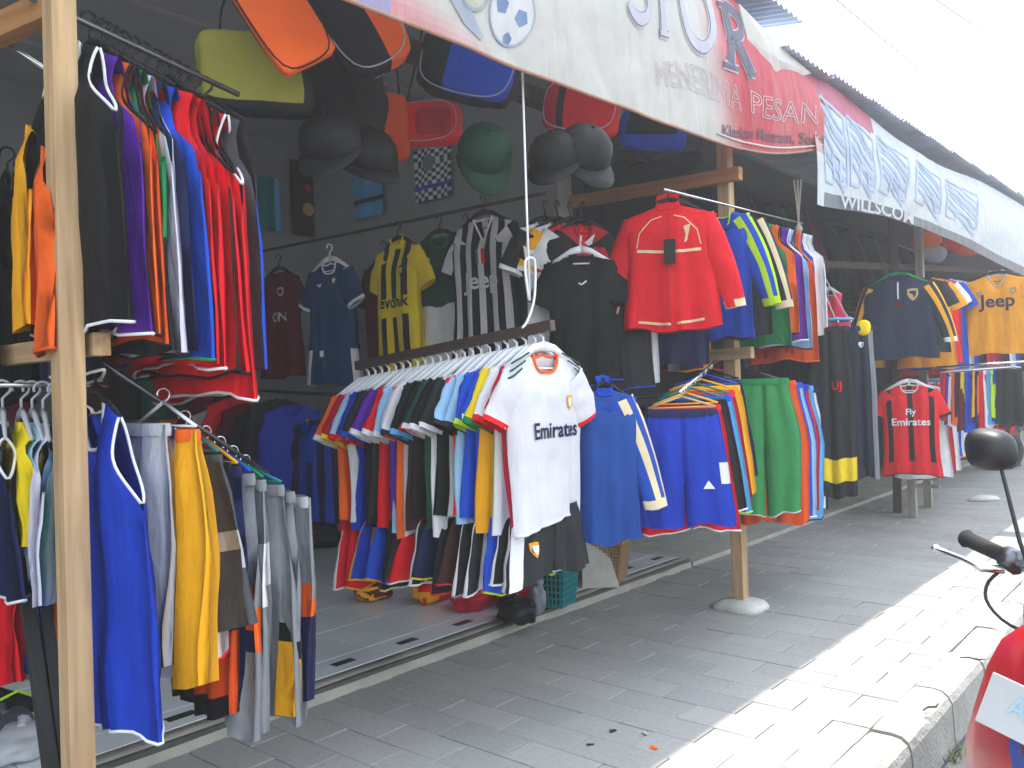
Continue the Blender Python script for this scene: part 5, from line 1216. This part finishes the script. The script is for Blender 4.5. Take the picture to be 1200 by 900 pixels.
o = MB().add([(-.11,0,0),(.12,0,0),(.04,.10,.30),(-.10,.10,.30),(-.11,.02,0),(.12,.02,0),(.04,.12,.30),(-.10,.12,.30)], [(0,1,2,3),(7,6,5,4),(0,4,5,1),(1,5,6,2),(2,6,7,3),(3,7,4,0)]).build('leaning_slab', M['concrete_white']); o.location = at_z(706, 692, FZ) + Vector((-.05,.05,0)); o.rotation_euler = (0,0,.7); tag(o, 'pale slab leaning between the green and woven baskets', 'slab')
def bundle(label, px, py, w, h, c, seed, c2=None, name='plastic_bag'):
    p = at_z(px, py, FZ); root = empty(name, label, 'bag', p, seed)
    vs, fs, cs = soft_box(w/2, w*.38, h/2, 2.6, 8, (lambda q: K[c2] if c2 and noise.noise(q*1.6+Vector((seed,0,0))) > .12 else K[c]), seed=seed, lump=.3)
    MB().add([v + Vector((0,0,h*.48)) for v in vs], fs, cs).build('bag_body', M['plastic'], root, True)
    MB().tube([(0,0,h*.9),(.01,.005,h*1.02),(.03,.01,h*1.15)], [.03,.012,.026], 7, K[c]).build('knot', M['plastic'], root, True)
bundle('red and yellow printed plastic bag under the jersey rail', 508, 704, .28, .16, 'red', 2, 'gold')
bundle('crumpled red plastic bag under the jersey rail', 556, 712, .30, .13, 'crimson', 5)
bundle('dusky red bag on a black sack under the white jersey', 603, 712, .22, .20, 'pink', 7, 'crimson')
bundle('black sack on the floor edge under the white jersey', 606, 728, .26, .13, 'black', 9, name='sack')
bundle('dark red bag at the far end under the jersey rail', 440, 702, .24, .10, 'maroon', 11, 'gold')
bundle('small grey bundle beside the green basket', 630, 718, .12, .16, 'grey', 12)
bundle('dark bundle of cloth on the floor at the back', 372, 640, .5, .22, 'charcoal', 13)
bundle('grey bundle of cloth on the floor at the back', 330, 652, .4, .16, 'dkgrey', 14)
bundle('dark red box shaped bundle on the floor behind grey trousers', 336, 740, .16, .12, 'maroon', 16)
# shoes and wrapped goods at the left edge
def shoe(label, px, py, c, c2, rz, z=FZ):
    p = at_z(px, py, z); root = empty('sports_shoe', label, 'shoe', p, rz); rg = []
    for t, w_, h_ in ((0,.028,.075),(.08,.036,.085),(.3,.036,.09),(.5,.036,.075),(.7,.044,.055),(.9,.038,.045),(1,.012,.03)):
        rg.append([(t*.27-.13, w_*math.cos(a), .022+max(0,h_*math.sin(a))) for a in [math.pi*k/9 for k in range(10)]])
    MB().loft(rg, K[c]).build('upper', M['bagcloth'], root, True)
    rg = [[(t*.28-.135, s*w_, zz) for s, zz in ((-1,0),(1,0),(1,.026),(-1,.026))] for t, w_ in ((0,.034),(.3,.038),(.6,.045),(.85,.044),(1,.015))]
    MB().loft(rg, K[c2]).build('sole', M['plastic'], root)
    MB().tube([(-.02,-.038,.075),(.03,0,.098),(.05,.038,.07)], .006, 5, K[c2]).build('stripe', M['plastic'], root)
shoe('black sports shoe with lime sole at the foot of the planks', 14, 838, 'black', 'lime', .6)
shoe('green sports shoe lying behind the lime soled shoe', 12, 792, 'dkgreen', 'green', 1.2, FZ + .03)
shoe('dark sports shoe lying under the red shorts', 8, 752, 'charcoal', 'gold', .2, FZ + .04)
bundle('pale wrapped parcel on the floor beside leaning planks', 26, 884, .26, .10, 'ltgrey', 21, None, 'parcel')
bundle('grey wrapped parcel beside the black shoe', 8, 866, .24, .10, 'dkgrey', 22, None, 'parcel')
# ------------------------------------------------------------------ small things on the pavement
o = MB(); rg = []
for t, w_ in ((0,.005),(.12,.05),(.5,.075),(.88,.05),(1,.005)): rg.append([((t-.5)*.34, w_*math.cos(a), .001+max(0, w_*.75*math.sin(a))) for a in [math.pi*k/8 for k in range(9)]])
o = o.loft(rg).build('white_cap', M['concrete_white'], None, True); o.location = at_z(1153, 586, 0.004); o.rotation_euler = (0,0,R(41)); tag(o, 'small white curved object lying on the shaded pavement', 'litter')
for k, (px, py, c, nm) in enumerate(((766, 877, 'orange', 'orange scrap of wrapper on the shaded pavers'), (718, 857, 'charcoal', 'dark dry leaf on the shaded pavers'), (756, 860, 'ltgrey', 'pale scrap of paper on the shaded pavers'), (692, 873, 'brown', 'brown dry leaf on the shaded pavers'))):
    o = MB().add([(-.015,-.005,.002),(.013,-.007,.004),(.016,.005,.003),(-.012,.007,.008),(-.015,-.005,0),(.013,-.007,.001),(.016,.005,.001),(-.012,.007,.005)], [(0,1,2,3),(7,6,5,4),(0,4,5,1),(1,5,6,2),(2,6,7,3),(3,7,4,0)], K[c]).build('litter_scrap', M['plastic']); o.location = at_z(px, py, .002); o.rotation_euler = (0,0,k*1.3); tag(o, nm, 'litter')
# twigs and cracks of earth on the kerb
for k, (px, py) in enumerate(((1140, 772), (1092, 829))):
    p = at_z(px, py, .03); o = MB().tube([(-.05,0,0),(-.015,.006,.003),(.02,-.004,.0),(.05,.008,.002)], [.003,.004,.004,.002], 5).build('dry_twig', M['wood_dark']); o.location = p; o.rotation_euler = (0,0,.2+k); tag(o, ('dry twig lying on the sunlit kerb beside the motorcycle', 'dry twig lying on the sunlit kerb joint')[k], 'twig')
# ------------------------------------------------------------------ motorcycle at the kerb (front end to the viewer)
def loft_sections(secs, n=20, p=2.4):      # secs: (centre, half width x, half height z) along y
    rg = []
    for (c, hwx, hz) in secs:
        r_ = []
        for k in range(n):
            a = 2*math.pi*k/n; cx, sz = math.cos(a), math.sin(a)
            r_.append((c[0] + hwx*math.copysign(abs(cx)**(2/p), cx), c[1], c[2] + hz*math.copysign(abs(sz)**(2/p), sz)))
        rg.append(r_)
    return rg
BK = empty('motorcycle', 'red underbone motorcycle with white number plate parked at the kerb', 'motorcycle', (0, 0, 0))
bx, by, bz = -.235, 2.02, -.2
BK.location = (bx, by, bz)
HBM = Matrix.Translation((0, .15, 0)) @ Matrix.Rotation(R(-42), 4, 'Z') @ Matrix.Translation((0, -.15, 0))   # bars turned to the kerb
class HB(MB):
    def build(s, *a, **k): s.v = [tuple(HBM @ Vector(v)) for v in s.v]; return MB.build(s, *a, **k)
# local frame: -y is the front, z up, ground at 0
def wheel(y, rr):
    Q = HB if y < .5 else MB; w = Q(); w.tube([(0, y + rr*math.cos(a), rr + .045 + rr*math.sin(a)) for a in [2*math.pi*k/36 for k in range(36)]], .042, 10, closed=True); t = w.build('wheel', M['rubber'], BK, True)
    Q().tube([(0, y + (rr-.05)*math.cos(a), rr + .045 + (rr-.05)*math.sin(a)) for a in [2*math.pi*k/36 for k in range(36)]], .014, 8, closed=True).build('rim', M['chrome'], t, True)
    Q().tube([(-.05, y, rr+.045), (.05, y, rr+.045)], .035, 12).build('hub', M['steel'], t, True)
    m = Q()
    for k in range(18): a = 2*math.pi*k/18; m.tube([(.02*(1 if k%2 else -1), y, rr+.045), (0, y + (rr-.055)*math.cos(a), rr+.045+(rr-.055)*math.sin(a))], .0022, 4)
    m.build('spokes', M['chrome'], t)
FWY, RWY = -.02, 1.22
wheel(FWY, .235); wheel(RWY, .235)
for s in (-1, 1):
    HB().tube([(s*.085, FWY, .28), (s*.085, .06, .45), (s*.07, .16, .78)], .021, 8).build('fork_leg', M['steel'], BK, True)
# front mudguard
rg = []
for k in range(13):
    a = R(5 + 14*k); c = (0, FWY - .30*math.cos(a), .28 + .30*math.sin(a)); rg.append([(x, c[1] - z*math.cos(a), c[2] + z*math.sin(a)) for x, z in ((-.075,-.03),(-.07,.005),(-.035,.028),(0,.033),(.035,.028),(.07,.005),(.075,-.03),(.06,-.03),(.03,.018),(0,.023),(-.03,.018),(-.06,-.03))])
HB().loft(rg).build('front_mudguard', M['redpaint'], BK, True)
# leg shield: two swept red panels either side of a dark centre
for s in (-1, 1):
    rg = []
    for z, x0, x1, y0, y1 in ((.30,.10,.20,.16,.26),(.40,.10,.27,.10,.24),(.52,.09,.30,.05,.22),(.64,.08,.295,.02,.20),(.74,.065,.265,.01,.18),(.83,.05,.235,.03,.16),(.90,.04,.20,.05,.14),(.955,.04,.14,.07,.12)):
        r_ = []
        for t in range(8): u = t/7; r_.append((s*(x0+(x1-x0)*u), y0+(y1-y0)*u**1.6 - .025*math.sin(math.pi*u), z))
        for t in range(8): u = 1-t/7; r_.append((s*(x0+(x1-x0)*u), y0+(y1-y0)*u**1.6 - .025*math.sin(math.pi*u) + .012, z))
        rg.append(r_)
    MB().loft(rg).build('leg_shield', M['redpaint'], BK, True)
    v = [(s*.13,-.002,.66),(s*.15,.0,.78),(s*.165,.004,.72),(s*.15,.012,.60),(s*.14,.018,.50)]
    MB().add([Vector(q)+Vector((0,-.012,0)) for q in v], [(0,1,2,3,4) if s > 0 else (4,3,2,1,0)], (.05,.09,.35)).build('side_decal', M['plastic'], BK)
MB().loft(loft_sections([((0,.06,.62),.085,.26),((0,.10,.62),.10,.28),((0,.20,.60),.09,.26)])).build('front_cowl', M['darkred'], BK, True)
# number plate
pl_ = MB().box((-.135,-.003,-.055),(.135,.003,.055), (.50,.52,.54), bev=.002).build('number_plate', M['plastic'], BK); pl_.location = (-.075, -.03, .78); pl_.rotation_euler = (R(-14), R(17), R(-4))
v, f = text2d('AB 4138', .062, .012); MB().add([(a*.82, -.0048, b-.012) for a, b in v], f, (.38,.55,.66)).build('plate_lettering', M['plastic'], pl_)
v, f = text2d('09.15', .022, .0); MB().add([(a, -.0048, b-.045) for a, b in v], f, (.38,.55,.66)).build('plate_lettering', M['plastic'], pl_)
# handlebar cowl with lamp
HB().loft(loft_sections([((0,.02,.98),.06,.05),((0,.04,.98),.105,.085),((0,.10,.985),.14,.10),((0,.17,.985),.13,.085),((0,.22,.975),.07,.05)])).build('handlebar_cowl', M['redpaint'], BK, True)
HB().loft(loft_sections([((0,.008,.965),.03,.025),((0,.015,.97),.08,.06),((0,.05,.975),.095,.072)])).build('headlamp', M['glass'], BK, True)
for s in (-1, 1):
    MB().loft(loft_sections([((s*.20,.04,.60),.012,.01),((s*.20,.055,.60),.03,.022),((s*.19,.09,.60),.03,.025)])).build('indicator', M['orangeplastic'], BK, True)
    HB().tube([(s*.10,.13,1.0),(s*.20,.13,1.035),(s*.26,.125,1.05)], .012, 8).build('handlebar', M['chrome'], BK, True)
    HB().tube([(s*.232,.127,1.045),(s*.27,.124,1.055)], [.03,.028], 10).build('switch_housing', M['steel'], BK, True)
    g = HB().tube([(s*.27,.124,1.055),(s*.285,.122,1.058),(s*.34,.115,1.068),(s*.388,.11,1.077),(s*.392,.109,1.078),(s*.40,.108,1.079)], [.021,.019,.019,.0195,.024,.020], 12).build('grip', M['rubber'], BK, True)
    HB().tube([(s*.245,.10,1.03),(s*.27,.06,1.03),(s*.31,.045,1.045),(s*.36,.038,1.05),(s*.405,.035,1.055),(s*.41,.034,1.056)], [.014,.012,.0095,.009,.010,.014], 8, flat=.75).build('brake_lever', M['chrome'], BK, True)
    HB().tube([curve_at([Vector(q) for q in ((s*.25,.10,1.03),(s*.25,.06,1.0),(s*.235,.045,.96),(s*.19,.06,.92),(s*.12,.10,.90),(s*.05,.14,.90))], k/16) for k in range(17)], .004, 6).build('cable', M['rubber'], BK, True)
# mirrors
mp = at_d(1161, 527, 2.1)
ml = HBM.inverted() @ (mp - Vector((bx, by, bz)))
for s in (-1, 1):
    c = Vector((ml.x*(-s) if s > 0 else ml.x, ml.y, ml.z)); mr = empty('mirror', None, None); mr.parent = BK; mr.location = HBM @ c; mr.rotation_euler = (0, 0, R(-20))
    rg = []
    for yy, k in ((-.034,.12),(-.032,.45),(-.026,.74),(-.014,.93),(0,1.0),(.010,1.0),(.013,.96)):
        r_ = []
        for q in range(28):
            a = 2*math.pi*q/28; e = 2.7; cx_, sz_ = math.cos(a), math.sin(a); x = math.copysign(abs(cx_)**(2/e), cx_); z = math.copysign(abs(sz_)**(2/e), sz_)
            r_.append((k*(x*.061 + .004*z*s), yy*1.2, k*(z*.052*(1 + .10*x*s))))
        rg.append(r_)
    MB().loft(rg).build('mirror_shell', M['blackplastic'], mr, True)
    r_ = rg[-1]; MB().add([(x*.97, .0145, z*.97) for x, y, z in r_], [tuple(range(28))]).build('mirror_glass', M['mirrorglass'], mr)
    HB().tube([Vector((s*.20,.13,1.04)) , Vector((s*.215,.12,1.10)), c + Vector((-s*.01,.02,-.05)), c + Vector((0,-.01,-.022))], .005, 8).build('mirror_stem', M['blackplastic'], BK, True)
# body, seat, tail
MB().loft(loft_sections([((0,.20,.50),.06,.10),((0,.45,.42),.075,.10),((0,.62,.50),.09,.14),((0,.80,.58),.11,.13),((0,1.2,.66),.12,.10),((0,1.55,.74),.06,.05)])).build('body_panel', M['redpaint'], BK, True)
MB().loft(loft_sections([((0,.52,.72),.06,.03),((0,.60,.74),.10,.045),((0,.95,.745),.13,.05),((0,1.3,.80),.125,.05),((0,1.52,.82),.06,.03)])).build('seat', M['rubber'], BK, True)
MB().loft(loft_sections([((0,.45,.28),.10,.09),((0,.55,.27),.12,.12),((0,.75,.27),.12,.11),((0,.85,.28),.08,.07)])).build('engine', M['steel'], BK, True)
MB().tube([(.12,.55,.24),(.14,.85,.22),(.15,1.1,.26),(.15,1.5,.34)], [.018,.02,.045,.042], 10).build('exhaust', M['chrome'], BK, True)
for s in (-1, 1): MB().tube([(s*.09,.72,.34),(s*.10,RWY,.28)], .018, 6).build('swingarm', M['blacksteel'], BK); MB().tube([(s*.12,RWY,.28),(s*.12,1.12,.66)], .024, 8).build('shock', M['chrome'], BK, True); MB().tube([(s*.08,.50,.16),(s*.30,.50,.17)], .016, 7).build('footrest', M['rubber'], BK, True)
MB().loft(loft_sections([((0,1.54,.70),.07,.04),((0,1.60,.70),.05,.03)])).build('tail_lamp', M['darkred'], BK, True)
MB().tube([(-.06,.55,.2),(-.16,.62,.01)], .012, 6).build('side_stand', M['blacksteel'], BK)
HB().tube([(0,.16,.78),(0,.15,.98)], .03, 8).build('steering_stem', M['blacksteel'], BK)
# a second motorcycle's front wheel and shield, parked on the far pavement
fw = at_z(1096, 556, 0)
B3 = empty('parked_scooter', 'dark scooter with grey leg shield parked past the low stand', 'motorcycle', fw, R(-35))
def wh2(y, r_=.20):
    t = MB().tube([(0, y + r_*math.cos(a), r_ + .045 + r_*math.sin(a)) for a in [2*math.pi*k/28 for k in range(28)]], .05, 8, closed=True).build('wheel', M['rubber'], B3, True)
    MB().tube([(0, y + .13*math.cos(a), r_+.045 + .13*math.sin(a)) for a in [2*math.pi*k/28 for k in range(28)]], .02, 6, closed=True).build('rim', M['steel'], t, True)
    MB().tube([(-.05,y,r_+.045),(.05,y,r_+.045)], .05, 10).build('hub', M['steel'], t, True)
wh2(0); wh2(1.15)
MB().loft(loft_sections([((0,.12,.55),.12,.20),((0,.2,.55),.19,.26),((0,.28,.5),.18,.22)])).build('leg_shield', plain('grey_scooter_paint', hx('8c9098'), .35, coat=.5), B3, True)
MB().loft(loft_sections([((0,.3,.22),.13,.05),((0,.6,.22),.14,.06),((0,.8,.45),.15,.2),((0,1.2,.6),.14,.14),((0,1.5,.68),.06,.06)])).build('body_panel', M['blackplastic'], B3, True)
MB().loft(loft_sections([((0,.7,.68),.08,.03),((0,.9,.7),.14,.05),((0,1.4,.74),.12,.05)])).build('seat', M['rubber'], B3, True)
for s in (-1, 1): MB().tube([(0,.2,.88),(s*.2,.2,.95),(s*.33,.25,.96)], .015, 7).build('handlebar', M['blacksteel'], B3, True)
MB().tube([(.06,0,.245),(.06,.12,.5),(0,.2,.9)], .022, 7).build('fork', M['blacksteel'], B3, True)
# (labels for repeats that only their place in the row tells apart stay shared inside their group)
# ------------------------------------------------------------------ thin even volume added to imitate veiling lens glare
m_, nt_, n_, l_, b_ = new_mat('lens_glare_veil'); n_.remove(b_)
pv = n_.new('ShaderNodeVolumePrincipled'); pv.inputs['Color'].default_value = (.90, .94, 1.0, 1); pv.inputs['Density'].default_value = .009; pv.inputs['Anisotropy'].default_value = .35
l_.new(pv.outputs[0], n_['Material Output'].inputs['Volume'])
hz = MB().box((-460, -460, -1.3), (460, 460, 6.2)).build('glare_veil', m_); tag(hz, kind='stuff')
